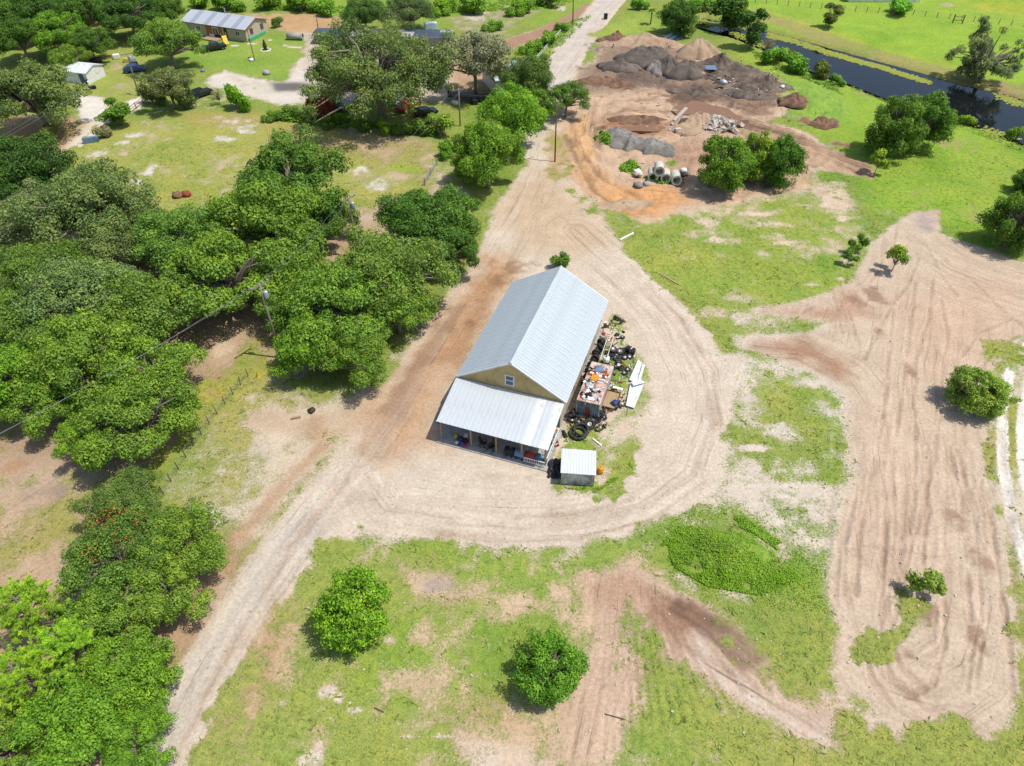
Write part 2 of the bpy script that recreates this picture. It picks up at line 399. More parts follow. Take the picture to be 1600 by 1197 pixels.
def pts(px): return np.array([P(x, y)[:2] for x, y in px])
def seg_dist(q, ax, ay, bx, by):
    dx, dy = bx - ax, by - ay
    t = np.clip(((q[0] - ax) * dx + (q[1] - ay) * dy) / (dx * dx + dy * dy + 1e-9), 0, 1)
    return np.hypot(q[0] - ax - t * dx, q[1] - ay - t * dy), t
def sdist(px, sel, closed=True):
    p = pts(px); q = (X[sel], Y[sel]); d = np.full(sel.sum(), 1e9); ins = np.zeros(sel.sum(), bool)
    n = len(p)
    for i in range(n if closed else n - 1):
        a, b = p[i], p[(i + 1) % n]
        d = np.minimum(d, seg_dist(q, *a, *b)[0])
        if closed:
            cond = (a[1] > q[1]) != (b[1] > q[1])
            xi = (b[0] - a[0]) * (q[1] - a[1]) / (b[1] - a[1] + 1e-12) + a[0]
            ins ^= cond & (q[0] < xi)
    return np.where(ins, d, -d) if closed else d
def around(px, pad):
    p = pts(px); return (X > p[:, 0].min() - pad) & (X < p[:, 0].max() + pad) & (Y > p[:, 1].min() - pad) & (Y < p[:, 1].max() + pad)
def poly(px, soft=.8, ns=1.0):
    sel = around(px, 8); m = np.zeros(NV); soft = soft * 1.4 + .35
    m[sel] = sstep(-soft, soft, sdist(px, sel) + EDGE[sel] * ns); return m
def stroke(px, w, soft=.5, ns=.6):
    sel = around(px, w + 5); m = np.zeros(NV)
    m[sel] = sstep(-soft, soft, w / 2 - sdist(px, sel, False) + EDGE[sel] * ns); return m
def blob(x, y, rx, ry=None, soft=.5, ns=.5):
    """soft-edged patch, radii in photo px"""
    c = P(x, y); k = depth(x, y) / FPX; ry = ry or rx
    a = rx * k; b = ry * k * 1.0 / max(.25, math.sin(math.atan2(CAM_H, c.y)))
    d = np.hypot((X - c.x) / a, (Y - c.y) / b)
    return sstep(0, 1, (1 - d + EDGE * ns) / soft)
DESAT = .0
def put(m, s=None, g=None, gc=None, k=1.0):
    global grass
    m = np.clip(m * k, 0, 1)
    if s is not None: soil[:] = soil * (1 - m[:, None]) + np.array(lin(*s)) * m[:, None]
    if gc is not None:
        q = DESAT; gc = tuple(a * (1 - q) + b * q for a, b in zip(gc, (168, 164, 112)))
        gcol[:] = gcol * (1 - m[:, None]) + np.array(lin(*gc)) * m[:, None]
    if g is not None: grass = grass * (1 - m) + g * m

SAND = (218, 202, 180); SANDL = (228, 214, 194); GRAD = (212, 190, 164); TAN = (190, 158, 120); LITTER = (184, 156, 126); WHITE = (226, 220, 210)
LUSH = (108, 158, 38); BRIGHT = (136, 188, 42); OLIVE = (150, 162, 72); YEL = (168, 178, 66); MID = (122, 156, 56); DARKG = (84, 122, 44)
ones = np.ones(NV)
DESAT = .36
put(ones, SAND, .92, MID)
put(sstep(-.1, .2, n_c), gc=OLIVE, k=.35)

# --- pasture beyond the canal, bank meadow this side
put(poly([(1180, 75), (1400, 160), (1640, 235), (2000, 300), (1900, 420), (1640, 420), (1560, 400), (1460, 345), (1360, 330), (1330, 260), (1250, 190), (1180, 110), (1140, 70)], 1.5), TAN, .93, BRIGHT)
put(poly([(1120, -30), (1130, 30), (1230, 50), (1330, 75), (1480, 118), (1600, 150), (2200, 220), (2600, -30)], 1.5), TAN, 1.0, (142, 196, 44))
put(blob(1560, 8, 60, 14, .9), gc=(190, 200, 40)); put(blob(1480, 8, 14, 4), (200, 180, 140), .4)
put(stroke([(1190, 22), (1260, 45), (1330, 75), (1430, 103), (1510, 125), (1620, 150)], 9, 1.5), TAN, .85, (158, 160, 88))
put(stroke([(1200, 18), (1290, 48), (1400, 83), (1500, 105)], 2.2, .8), gc=(168, 196, 50))
# --- top: rank weeds, tan cleared strips
put(poly([(-80, -40), (1000, -40), (900, 40), (700, 40), (480, 20), (280, 15), (-80, 60)], 2), TAN, .95, (128, 172, 50))
put(poly([(360, 22), (480, 18), (560, 30), (560, 55), (480, 60), (430, 45)], 1.5), (206, 164, 116), .25)
put(poly([(690, 28), (790, 12), (850, 15), (780, 60), (760, 75), (720, 50)], 1.5), (196, 176, 150), .5, MID)
put(stroke([(780, 75), (815, 62), (850, 48), (905, 22), (925, 10)], 5.0, .8), (178, 140, 112), .05)
put(blob(745, 25, 20, 8), (210, 195, 175), .15); put(blob(875, 14, 14, 5), (215, 205, 190), .1); put(blob(790, 10, 10, 5), (210, 200, 190), .15)
DESAT = .47
# --- home lawn, drive
put(poly([(290, 60), (400, 60), (520, 50), (560, 60), (520, 100), (440, 128), (330, 110), (280, 90)], 1.2), TAN, .97, (120, 178, 44))
put(poly([(370, 72), (420, 62), (470, 70), (440, 90), (380, 90)], 1.5), gc=(138, 182, 52))
put(poly([(120, 75), (240, 70), (250, 140), (200, 160), (130, 150)], 1.2), TAN, .85, (146, 176, 62))
put(blob(195, 135, 25, 8), (196, 176, 140), .4); put(blob(180, 105, 14, 8), (205, 180, 140), .35)
put(stroke([(424, 62), (398, 68), (362, 72)], 1.2, .3), (225, 220, 205), .0); put(stroke([(437, 72), (470, 74)], 1.2, .3), (225, 220, 205), .0)
put(poly([(318, 125), (350, 108), (385, 118), (440, 128), (468, 92), (560, 62), (690, 55), (720, 75), (690, 130), (560, 150), (440, 165), (330, 135)], .9), (224, 214, 198), .03)
put(poly([(355, 118), (400, 128), (440, 130), (430, 145), (380, 138)], .8), (214, 204, 184), .35, OLIVE)
put(poly([(418, 128), (480, 128), (560, 128), (560, 140), (430, 143)], .5, .3), (120, 116, 112), .0)
put(poly([(470, 50), (540, 48), (640, 55), (740, 70), (760, 95), (700, 160), (480, 160)], 1.2), (206, 190, 168), .05)
put(poly([(700, 95), (780, 90), (790, 140), (720, 165)], 1.2), (196, 160, 128), .2)
put(poly([(118, 148), (160, 152), (175, 190), (150, 195), (135, 205), (125, 180)], .5), (232, 226, 212), .0)
put(stroke([(150, 190), (130, 215), (98, 242), (70, 262)], 3.4, .4), (226, 214, 194), .0)
put(stroke([(149, 196), (128, 220), (98, 246)], .7, .3), gc=OLIVE, g=.6)
put(poly([(195, 160), (225, 150), (222, 168), (203, 176)], .5), (232, 224, 212), .0)
put(poly([(0, 210), (100, 235), (130, 200), (110, 180), (0, 180)], 1), (200, 160, 112), .2)
# --- open field with white sand scars
put(poly([(100, 245), (200, 190), (330, 178), (440, 190), (600, 205), (700, 225), (665, 300), (640, 345), (560, 330), (400, 340), (230, 330), (110, 300)], 1.2), (206, 186, 150), .82, (164, 178, 70))
put(poly([(440, 190), (680, 215), (670, 290), (560, 250), (430, 225)], 2), (196, 170, 130), .62, (166, 164, 84))
put(poly([(290, 175), (440, 182), (430, 200), (300, 195)], 1.5), gc=(176, 160, 82), g=.7)
for a in ((380, 200, 26, 7), (352, 218, 22, 7), (365, 190, 30, 5), (230, 270, 26, 15), (215, 285, 22, 10), (192, 222, 26, 6), (210, 212, 22, 6), (150, 240, 26, 8), (345, 258, 12, 14), (590, 290, 30, 16), (560, 270, 22, 9), (620, 315, 30, 12), (390, 205, 12, 5), (190, 315, 14, 7), (565, 262, 12, 4)):
    put(blob(*a, soft=.9, ns=.9), WHITE, .15, k=.85)
put(poly([(560, 330), (660, 300), (690, 270), (740, 300), (700, 420), (560, 400)], 1.5), (200, 176, 146), .35, OLIVE)
put(blob(270, 335, 28, 10), gc=(196, 206, 40), g=1.0); put(blob(292, 306, 14, 4, .6), (198, 120, 70), .1); put(blob(280, 308, 22, 5, .8), (150, 130, 110), .25)
put(blob(630, 265, 40, 14, .8), gc=(150, 190, 50), g=.95)
# --- under the western oaks: leaf litter
put(poly([(-200, 330), (200, 340), (560, 330), (600, 420), (520, 560), (430, 600), (250, 745), (120, 760), (-200, 740)], 2), LITTER, .3, OLIVE)
put(poly([(300, 500), (420, 480), (560, 330), (600, 380), (480, 560), (400, 585), (340, 600)], 1.5), (200, 170, 138), .3, OLIVE)
put(blob(350, 545, 26, 18), (214, 188, 156), .15); put(blob(380, 575, 30, 14, .9), (220, 206, 186), .25)
put(poly([(-200, 690), (120, 735), (260, 745), (180, 800), (130, 830), (100, 930), (-200, 930)], 1.2), (194, 168, 138), .32, OLIVE)
put(poly([(-50, 800), (90, 800), (130, 830), (90, 900), (-50, 915)], 1.8), (202, 172, 136), .5, (164, 160, 86))
put(blob(60, 770, 45, 16, .8), (168, 148, 130), .05); put(blob(20, 730, 40, 20, .8), (188, 150, 116), .1)
put(poly([(290, 620), (330, 570), (420, 570), (400, 610), (340, 670), (265, 745), (190, 765), (215, 715), (270, 690)], .9), TAN, .88, (176, 176, 62))
put(stroke([(385, 592), (330, 650), (262, 740), (240, 775)], 1.6, .5), gc=(140, 160, 60), g=.92)
# --- pale yard west of the road
put(poly([(262, 768), (330, 660), (400, 598), (520, 620), (600, 610), (560, 700), (500, 760), (420, 870), (370, 900), (330, 850)], .8), (212, 194, 166), .56, (164, 168, 88))
put(poly([(262, 768), (340, 690), (430, 690), (400, 790), (330, 830)], 1.2), (214, 200, 180), .52, (166, 170, 92))
put(stroke([(410, 655), (470, 665), (540, 655), (580, 620)], 3.5, 1.0), (206, 182, 152), .1)
put(stroke([(380, 835), (440, 760), (500, 700), (490, 660)], 2.0, .8), (196, 164, 130), .15)
# --- verge soil along the bottom-left oaks
put(poly([(-50, 905), (120, 900), (360, 830), (390, 870), (330, 990), (270, 1080), (215, 1220), (-50, 1220)], 1), (190, 156, 122), .2, OLIVE)
# --- sand road and yard loop
road = np.maximum.reduce([
    stroke([(225, 1260), (262, 1180), (310, 1090), (360, 1000), (415, 910), (470, 830), (520, 770)], 5.4, .45, .35),
    poly([(400, 900), (450, 810), (510, 730), (600, 620), (660, 520), (730, 430), (770, 340), (800, 290), (838, 240), (858, 180), (900, 180), (905, 280), (960, 370), (1040, 450), (1110, 520), (1150, 600), (1150, 700), (1110, 780), (1040, 815), (960, 845), (860, 858), (760, 852), (680, 850), (600, 838), (530, 850), (480, 890), (430, 960), (395, 1000), (370, 960)], .6, .6),
    stroke([(850, 240), (862, 170), (872, 120), (892, 75), (925, 35), (965, -15), (1010, -60)], 8.0, .5, .35)])
put(road, SAND, .0)
put(stroke([(225, 1260), (262, 1180), (310, 1090), (360, 1000), (415, 910), (470, 830)], 4.2, .8), (208, 196, 180), .0)
put(stroke([(868, 150), (880, 100), (910, 50), (960, -10)], 5, 1), (214, 202, 188), 0)
put(poly([(560, 660), (640, 560), (700, 470), (760, 400), (800, 400), (760, 480), (700, 580), (670, 690), (600, 720)], 2.5), (200, 158, 116), .0)
put(poly([(690, 560), (740, 440), (800, 410), (790, 450), (720, 590)], 1.2), (186, 144, 104), 0)
for a in ((752, 470, 26, 12), (735, 505, 20, 9), (800, 415, 30, 10), (772, 440, 20, 12)): put(blob(*a, soft=1.2, ns=1.0), (150, 112, 82), 0, k=.6)
put(stroke([(612, 640), (640, 590), (672, 545), (700, 505), (720, 480)], 2.3, .7), (166, 132, 104), 0, k=.85)
put(stroke([(580, 700), (625, 640), (650, 600)], 2.5, 1.0), (184, 156, 130), 0, k=.6)
put(poly([(770, 330), (840, 260), (900, 300), (960, 380), (900, 400), (820, 390)], 2), (210, 184, 152), .0)
put(poly([(930, 430), (1040, 470), (1120, 560), (1130, 680), (1060, 760), (1020, 700), (1040, 600), (990, 500)], 1.5), (222, 204, 182), .0)
for a in ((870, 835, 40, 7), (760, 835, 30, 9), (640, 800, 40, 8), (800, 745, 40, 8), (560, 780, 20, 20)): put(blob(*a, soft=1.2, ns=.9), (190, 172, 152), 0, k=.6)
for a in ((1020, 640, 12, 30), (700, 770, 60, 12), (950, 790, 60, 14)): put(blob(*a, soft=1.2, ns=.6), SANDL, 0, k=.8)
# junk yard strip beside the building
put(poly([(880, 660), (905, 600), (940, 520), (965, 495), (990, 530), (1012, 570), (1015, 650), (985, 710), (950, 760), (905, 768), (872, 757), (860, 730)], .5, .5), (214, 198, 172), .5, (140, 172, 50))
put(poly([(895, 640), (940, 560), (960, 510), (985, 560), (960, 640), (900, 690)], .8), g=.72, gc=(124, 172, 40))
put(blob(975, 670, 22, 14, .7), (214, 190, 166), .08); put(poly([(872, 750), (940, 755), (985, 715), (995, 735), (930, 772), (880, 768)], .5), g=.85, gc=(132, 168, 52))
put(blob(895, 695, 22, 8), g=.95, gc=(126, 178, 40))
# --- southern meadow
put(poly([(470, 900), (520, 862), (600, 842), (680, 856), (860, 862), (960, 850), (1040, 830), (1060, 900), (1150, 950), (1330, 1140), (1340, 1260), (250, 1260), (330, 1110), (390, 1010)], .8), (212, 184, 148), .74, (140, 174, 60))
put(poly([(380, 1000), (440, 930), (460, 1000), (430, 1090), (340, 1190), (300, 1180)], 1.5), (200, 166, 126), .3, OLIVE)
put(poly([(330, 1110), (390, 1010), (400, 1040), (330, 1210), (290, 1210)], .8), g=.8, gc=(150, 172, 70))
put(poly([(500, 865), (600, 843), (680, 858), (640, 890), (560, 890)], 1.2), g=.93, gc=(128, 168, 50))
put(poly([(680, 860), (860, 866), (960, 856), (970, 885), (900, 920), (770, 930), (700, 900)], 1.2), g=.9, gc=(126, 174, 46))
put(poly([(540, 1040), (620, 970), (740, 960), (830, 1000), (760, 1090), (620, 1080), (560, 1100)], 2), g=.93, gc=(138, 182, 46))
put(poly([(430, 1100), (540, 1100), (740, 1130), (720, 1197), (470, 1197)], 2), g=.8, gc=(148, 178, 64))
put(poly([(620, 880), (700, 895), (740, 930), (700, 950), (650, 925)], 1), (206, 178, 148), .25, OLIVE)
put(blob(680, 915, 34, 16, .8), (178, 160, 142), .1)
for a in ((515, 1075, 26, 16), (530, 1090, 10, 10), (610, 1000, 16, 14), (745, 1165, 34, 10), (640, 1150, 26, 5), (500, 1160, 24, 20), (480, 1190, 20, 12), (560, 1110, 16, 8), (690, 1150, 40, 5), (440, 1100, 20, 10)):
    put(blob(*a, soft=.9, ns=.9), (222, 208, 190), .12, k=.85)
put(poly([(720, 1150), (800, 1160), (860, 1200), (740, 1220)], 1), (220, 202, 182), .1)
put(poly([(700, 1100), (800, 1090), (840, 1150), (740, 1150)], 1.5), (206, 172, 134), .35, OLIVE)
put(poly([(950, 960), (990, 950), (1000, 1000), (960, 1010)], 1), g=.55, gc=MID)
put(poly([(1040, 1060), (1150, 1070), (1300, 1150), (1330, 1260), (900, 1260), (960, 1150)], 1.5), (212, 190, 160), .52, (148, 172, 68))
put(poly([(960, 1140), (1060, 1120), (1080, 1197), (940, 1220)], 1.5), g=.85, gc=(120, 172, 52))
# --- rank green mound and its bank
put(poly([(1035, 810), (1100, 788), (1170, 800), (1230, 840), (1290, 880), (1300, 960), (1320, 1070), (1360, 1120), (1250, 1100), (1180, 1040), (1100, 960), (1030, 930), (1050, 900), (1035, 860)], .7), (206, 186, 150), .78, (118, 164, 44))
put(poly([(1035, 845), (1080, 815), (1150, 830), (1230, 870), (1250, 905), (1190, 930), (1110, 915), (1050, 885)], .6), g=1.0, gc=(110, 168, 30))
put(poly([(1090, 790), (1160, 800), (1180, 830), (1120, 850), (1080, 830)], 1.0), g=.85, gc=(140, 164, 66))
put(stroke([(1130, 925), (1170, 938), (1200, 940)], .9, .6), (216, 200, 176), .1)
put(stroke([(1060, 900), (1080, 912)], .8, .6), (214, 198, 174), .15)
put(poly([(905, 905), (985, 875), (1030, 900), (1060, 930), (1150, 970), (1210, 1040), (1330, 1130), (1345, 1190), (1180, 1100), (1080, 1040), (1010, 1020), (1000, 1100), (940, 1200), (860, 1200), (880, 1080), (930, 1000)], .8), (212, 182, 156), .1, MID)
put(poly([(1010, 930), (1080, 945), (1160, 990), (1150, 1010), (1060, 990), (1010, 960)], .6), (168, 132, 106), .02)
put(poly([(905, 905), (985, 890), (1010, 940), (960, 960), (910, 950)], .8), (196, 160, 132), .05)
put(stroke([(1120, 1020), (1200, 1075), (1290, 1120), (1370, 1165)], 4, .8, .4), (216, 196, 176), .02)
put(poly([(950, 960), (990, 950), (1000, 1000), (960, 1010)], 1), g=.55, gc=MID)
put(poly([(1120, 1000), (1180, 1015), (1260, 1070), (1330, 1120), (1340, 1150), (1230, 1095), (1140, 1040)], .6), (206, 178, 150), .12, MID)
for a in ((1240, 920, 22, 5), (1215, 935, 26, 5), (1120, 800, 18, 6), (1165, 850, 8, 5), (1290, 900, 8, 16), (1270, 1000, 14, 10)): put(blob(*a, soft=.9, ns=.9), (206, 184, 156), .25, k=.8)
put(poly([(1150, 955), (1230, 950), (1290, 1010), (1310, 1070), (1240, 1050), (1180, 1000)], 1.5), g=.9, gc=(96, 150, 40))
# --- patchy ground between loop and graded field
put(poly([(1110, 545), (1200, 560), (1290, 575), (1335, 640), (1340, 740), (1300, 860), (1240, 850), (1150, 790), (1120, 770), (1150, 690), (1150, 600)], .8), (220, 206, 186), .3, (140, 172, 62))
put(poly([(1170, 580), (1290, 575), (1330, 640), (1310, 690), (1240, 665), (1180, 640)], 1.2), g=.74, gc=(134, 172, 56))
put(poly([(1140, 660), (1220, 690), (1330, 740), (1300, 770), (1200, 730), (1140, 700)], 1), g=.7, gc=(128, 164, 56))
put(poly([(1150, 730), (1260, 780), (1290, 850), (1200, 810)], 1), g=.6, gc=(130, 164, 70))
for a in ((1180, 700, 40, 6), (1240, 760, 50, 6), (1150, 600, 20, 10), (1190, 760, 30, 8)): put(blob(*a, soft=.9, ns=.8), (222, 208, 190), .08)
put(poly([(1110, 460), (1200, 480), (1300, 490), (1170, 530), (1110, 500)], 1), g=.7, gc=(138, 170, 56))
# --- meadow north-east of the loop
put(poly([(990, 345), (1080, 310), (1250, 300), (1340, 330), (1350, 400), (1320, 450), (1240, 480), (1100, 470), (1030, 430), (985, 400)], .9), (216, 194, 164), .70, (132, 176, 44))
put(poly([(1000, 395), (1080, 400), (1150, 450), (1090, 460), (1020, 420)], 1), g=.97, gc=(122, 178, 38))
put(poly([(1150, 440), (1290, 400), (1330, 430), (1230, 475)], 1.2), g=.95, gc=(132, 180, 44))
for a in ((1105, 350, 22, 18), (1100, 325, 16, 12), (1200, 350, 40, 8), (1235, 380, 30, 6), (1180, 335, 40, 6), (1075, 400, 18, 5), (1290, 320, 26, 14), (1320, 340, 20, 10), (1130, 375, 30, 6), (1265, 445, 18, 5), (1310, 435, 14, 5), (1120, 490, 24, 10), (1210, 370, 20, 6)):
    put(blob(*a, soft=.9, ns=.9), (224, 202, 176), .12, k=.9)
put(poly([(1250, 280), (1320, 285), (1345, 330), (1300, 330)], 1), (220, 196, 168), .25, MID)
# --- graded dirt field
put(poly([(1365, 380), (1395, 352), (1425, 330), (1468, 328), (1470, 365), (1530, 385), (1640, 425), (1640, 545), (1580, 565), (1545, 640), (1560, 720), (1575, 830), (1590, 950), (1597, 1080), (1565, 1168), (1480, 1150), (1405, 1165), (1340, 1085), (1310, 1100), (1296, 1050), (1312, 990), (1292, 940), (1296, 870), (1322, 790), (1345, 735), (1325, 690), (1322, 620), (1300, 590), (1235, 565), (1160, 540), (1170, 525), (1260, 520), (1310, 500), (1240, 488), (1180, 485), (1270, 465), (1330, 440)], .5, .45), GRAD, .0)
put(poly([(1380, 640), (1440, 640), (1440, 850), (1380, 900), (1350, 800)], 3), (214, 188, 162), 0)
put(poly([(1390, 480), (1500, 440), (1600, 440), (1560, 560), (1440, 600)], 3), (212, 182, 154), 0)
put(poly([(1160, 540), (1250, 525), (1330, 560), (1330, 610), (1260, 570)], 1), (182, 144, 116), 0)
put(poly([(1180, 487), (1290, 480), (1330, 450), (1360, 490), (1300, 505)], 1), (196, 160, 132), 0)
for a in ((1362, 460, 16, 14), (1340, 470, 14, 8), (1427, 585, 12, 18), (1485, 800, 22, 22), (1530, 1010, 14, 24), (1445, 960, 24, 14), (1370, 520, 18, 14), (1540, 880, 16, 20)): put(blob(*a, soft=1.0, ns=.9), (160, 126, 104), 0, k=.8)
for a in ((1440, 780, 40, 50), (1400, 680, 30, 30), (1350, 980, 20, 10), (1500, 700, 14, 10), (1320, 1000, 12, 24)): put(blob(*a, soft=1.4, ns=.6), (224, 200, 172), 0, k=.6)
put(poly([(1405, 955), (1425, 945), (1430, 965), (1415, 980)], .4), g=.85, gc=(130, 150, 60))
put(poly([(1340, 995), (1395, 1000), (1400, 1022), (1350, 1018)], .4), g=.8, gc=(136, 164, 60))
put(poly([(1360, 1140), (1400, 1165), (1480, 1150), (1510, 1125), (1530, 1165), (1600, 1175), (1620, 1260), (1330, 1260), (1330, 1150)], .8), TAN, .85, (128, 166, 54))
put(poly([(1545, 640), (1575, 600), (1600, 560), (1600, 700), (1590, 820), (1565, 740)], .7), (200, 176, 136), .72, (146, 164, 66))
put(poly([(1570, 760), (1590, 860), (1640, 1000), (1640, 1180), (1597, 1100), (1588, 940)], .6), TAN, .85, (140, 160, 60))
put(stroke([(1640, 520), (1592, 570), (1578, 640), (1578, 720), (1592, 810), (1625, 900)], 4.2, .6, .5), (214, 200, 176), .45, (150, 165, 75))
put(stroke([(1628, 515), (1580, 568), (1565, 640), (1566, 720), (1580, 812), (1612, 905)], .95, .25, .15), (240, 236, 226), .0)
put(stroke([(1655, 528), (1612, 575), (1597, 645), (1597, 722), (1612, 808), (1645, 895)], .95, .25, .15), (240, 236, 226), .0)
put(poly([(1540, 545), (1590, 545), (1610, 575), (1560, 575)], .6), g=.8, gc=(140, 170, 54))
put(poly([(1425, 335), (1460, 330), (1460, 365), (1440, 370)], .5), (186, 170, 160), 0)
# --- excavation yard
put(poly([(905, 110), (960, 60), (1010, 45), (1080, 80), (1130, 100), (1230, 130), (1260, 160), (1200, 190), (1260, 205), (1290, 230), (1365, 262), (1360, 278), (1270, 260), (1250, 290), (1150, 320), (1060, 330), (1010, 350), (960, 335), (900, 290), (868, 240), (880, 170)], .8), (212, 180, 148), .02)
put(poly([(905, 110), (960, 65), (1020, 50), (1100, 110), (1230, 135), (1200, 165), (1130, 165), (1020, 130), (960, 145), (910, 150)], 1.2), (158, 134, 114), .02)
put(poly([(960, 100), (1020, 85), (1060, 120), (1040, 140), (980, 135)], 1.2), (130, 112, 98), 0)
put(poly([(1040, 130), (1130, 130), (1130, 160), (1060, 165)], 1), (130, 104, 86), 0)
put(poly([(1050, 160), (1110, 168), (1250, 215), (1360, 262), (1350, 272), (1240, 235), (1120, 200)], .7), (140, 110, 90), 0)
put(poly([(1150, 150), (1220, 150), (1200, 185), (1160, 180)], .7), (156, 128, 104), 0)
put(poly([(930, 195), (960, 180), (1030, 190), (1050, 210), (960, 215)], 1), (176, 130, 96), 0)
put(poly([(885, 200), (920, 180), (930, 260), (980, 300), (1060, 310), (1030, 345), (960, 330), (905, 290)], 1), (222, 174, 124), 0)
put(poly([(960, 290), (1060, 295), (1070, 315), (1000, 345), (940, 320)], 1), (226, 168, 108), 0)
put(poly([(1040, 225), (1120, 215), (1190, 215), (1100, 250), (1060, 300), (1040, 270)], 1), (194, 158, 130), 0)
put(poly([(1150, 195), (1290, 230), (1350, 268), (1280, 262), (1260, 300), (1140, 310)], 1), (206, 172, 140), .15, MID)
put(poly([(890, 300), (960, 330), (1010, 355), (1060, 350), (1040, 375), (985, 370), (910, 330)], .8), (206, 180, 146), .75, (126, 166, 52))
put(poly([(855, 205), (880, 215), (890, 250), (868, 285), (852, 262)], .8), (196, 166, 120), .45, (160, 158, 80))
put(blob(945, 218, 14, 10, .5, .2), g=1.0, gc=(104, 158, 34)); put(blob(985, 262, 18, 10, .5, .3), g=1.0, gc=(108, 164, 36))
put(blob(1030, 278, 26, 6, .5, .3), g=1.0, gc=(116, 172, 40)); put(blob(1050, 255, 10, 6, .5, .3), g=1.0, gc=(116, 172, 40))
put(poly([(1230, 130), (1270, 120), (1310, 150), (1330, 190), (1280, 200), (1240, 175), (1215, 165)], .8), g=1.0, gc=(120, 190, 50))
for a in ((1245, 160, 16, 8), (1260, 190, 14, 8), (1290, 195, 14, 8), (1310, 225, 30, 6)): put(blob(*a, soft=.6, ns=.5), (150, 112, 86), .0)
put(poly([(920, 55), (1000, 20), (1060, 45), (1030, 55), (960, 60)], 1.0), TAN, .9, (146, 190, 56))
for a in ((940, 105, 26, 8), (1000, 125, 40, 8), (960, 145, 30, 7), (1080, 150, 40, 6), (1150, 165, 40, 6), (1060, 135, 26, 6), (1200, 165, 24, 6), (930, 75, 16, 6), (1110, 190, 50, 4), (930, 200, 14, 10), (1030, 215, 22, 5)): put(blob(*a, soft=1.1, ns=1.2), (112, 92, 78), 0, k=.75)
# --- wheel ruts and blade marks (shallow relief, darker damp soil)
RUT = np.zeros(NV)
def rut(px, w=.5, d=.07, col=None, k=.55, wob=.5):
    global RUT
    sel = around(px, 3); q = np.zeros(NV); 
    dd = sdist(px, sel, False) + n_b[sel] * wob
    q[sel] = np.exp(-(dd / (w * .5)) ** 2)
    RUT = RUT - q * d
    rim = np.zeros(NV); rim[sel] = np.exp(-((dd - w * .9) / (w * .4)) ** 2); RUT = RUT + rim * d * .6
    brk = np.clip(.55 + n_a * 1.5, 0, 1)
    if col: put(q * brk, col, k=k)
R1 = (164, 134, 110); R2 = (182, 152, 126)
for px in ([(1380, 720), (1382, 850), (1375, 1000), (1392, 1060), (1430, 1090)], [(1395, 740), (1398, 830), (1385, 950), (1402, 1040), (1445, 1075)],
           [(1480, 700), (1500, 770), (1505, 850), (1512, 920), (1522, 1000), (1510, 1080)], [(1495, 705), (1520, 800), (1530, 900), (1535, 990), (1525, 1060)],
           [(1430, 640), (1428, 760), (1420, 880), (1400, 960), (1385, 1010)], [(1450, 700), (1448, 800), (1440, 880)], [(1340, 760), (1320, 850), (1318, 930)], [(1360, 740), (1342, 840), (1338, 930)],
           [(1475, 940), (1475, 1010), (1455, 1070), (1410, 1095)], [(1462, 950), (1458, 1000), (1430, 1020), (1390, 1030)], [(1545, 800), (1560, 900), (1575, 1000), (1580, 1080)],
           [(1500, 860), (1560, 920), (1580, 1000)], [(1340, 850), (1430, 865), (1520, 880), (1580, 900)], [(1560, 690), (1530, 760), (1540, 850)], [(1410, 900), (1440, 800), (1460, 700), (1470, 640)],
           [(1400, 460), (1390, 520), (1385, 600), (1375, 680)], [(1430, 440), (1420, 520), (1410, 600), (1400, 680)], [(1460, 420), (1450, 500), (1430, 560), (1425, 640)],
           [(1350, 560), (1380, 500), (1420, 440), (1440, 390)], [(1470, 470), (1480, 520), (1470, 600), (1460, 650)], [(1500, 560), (1530, 520), (1600, 490)], [(1520, 590), (1560, 540), (1610, 515)],
           [(1470, 400), (1520, 440), (1560, 480), (1610, 520)], [(1490, 400), (1560, 425), (1620, 445)], [(1500, 420), (1560, 445), (1620, 460)], [(1440, 370), (1470, 430), (1500, 470)], [(1310, 440), (1330, 500), (1340, 540)], [(1300, 450), (1315, 520)], [(1180, 535), (1260, 545), (1340, 590)], [(1170, 528), (1250, 532), (1350, 560)],
           [(1330, 500), (1290, 470), (1250, 490)], [(1380, 360), (1375, 420), (1360, 440)], [(1400, 355), (1395, 410)],
           [(1395, 1000), (1440, 1040), (1500, 1040), (1540, 1000)], [(1400, 1075), (1450, 1110), (1520, 1100)], [(1350, 1010), (1360, 1060), (1400, 1110), (1470, 1140)]):
    rut(px, .34, .09, R1, .55, .7)
for i in range(34):     # faint parallel blade passes
    x0 = 1310 + i * 8 + random.uniform(-4, 4); y0 = random.uniform(640, 820); L = random.uniform(90, 260); dx = (x0 - 1430) * random.uniform(.05, .35) - 10
    rut([(x0, y0), (x0 + dx * .4, y0 + L * .5), (x0 + dx, y0 + L)], random.uniform(.4, .8), .045, random.choice((R2, R2, (214, 188, 162))), .5, .8)
for i in range(22):     # fan of tracks south
    a = i / 21; x0 = 925 + 110 * a; y0 = 895 + 30 * a + random.uniform(-6, 6)
    x1 = 890 + 330 * a ** 1.3; y1 = 1190 - 110 * a + random.uniform(-20, 20)
    rut([(x0, y0), ((x0 * .6 + x1 * .4) + 8, y0 * .6 + y1 * .4 - 6), (x1, y1)], .45, .05, (176, 140, 112) if a > .35 else (192, 158, 130), .55 if a > .4 else .4, .5)
for px in ([(1060, 940), (1120, 985), (1175, 1030)], [(1050, 950), (1110, 995), (1160, 1040)], [(1080, 945), (1140, 985), (1190, 1020)]): rut(px, .9, .08, (118, 90, 74), .8, .5)
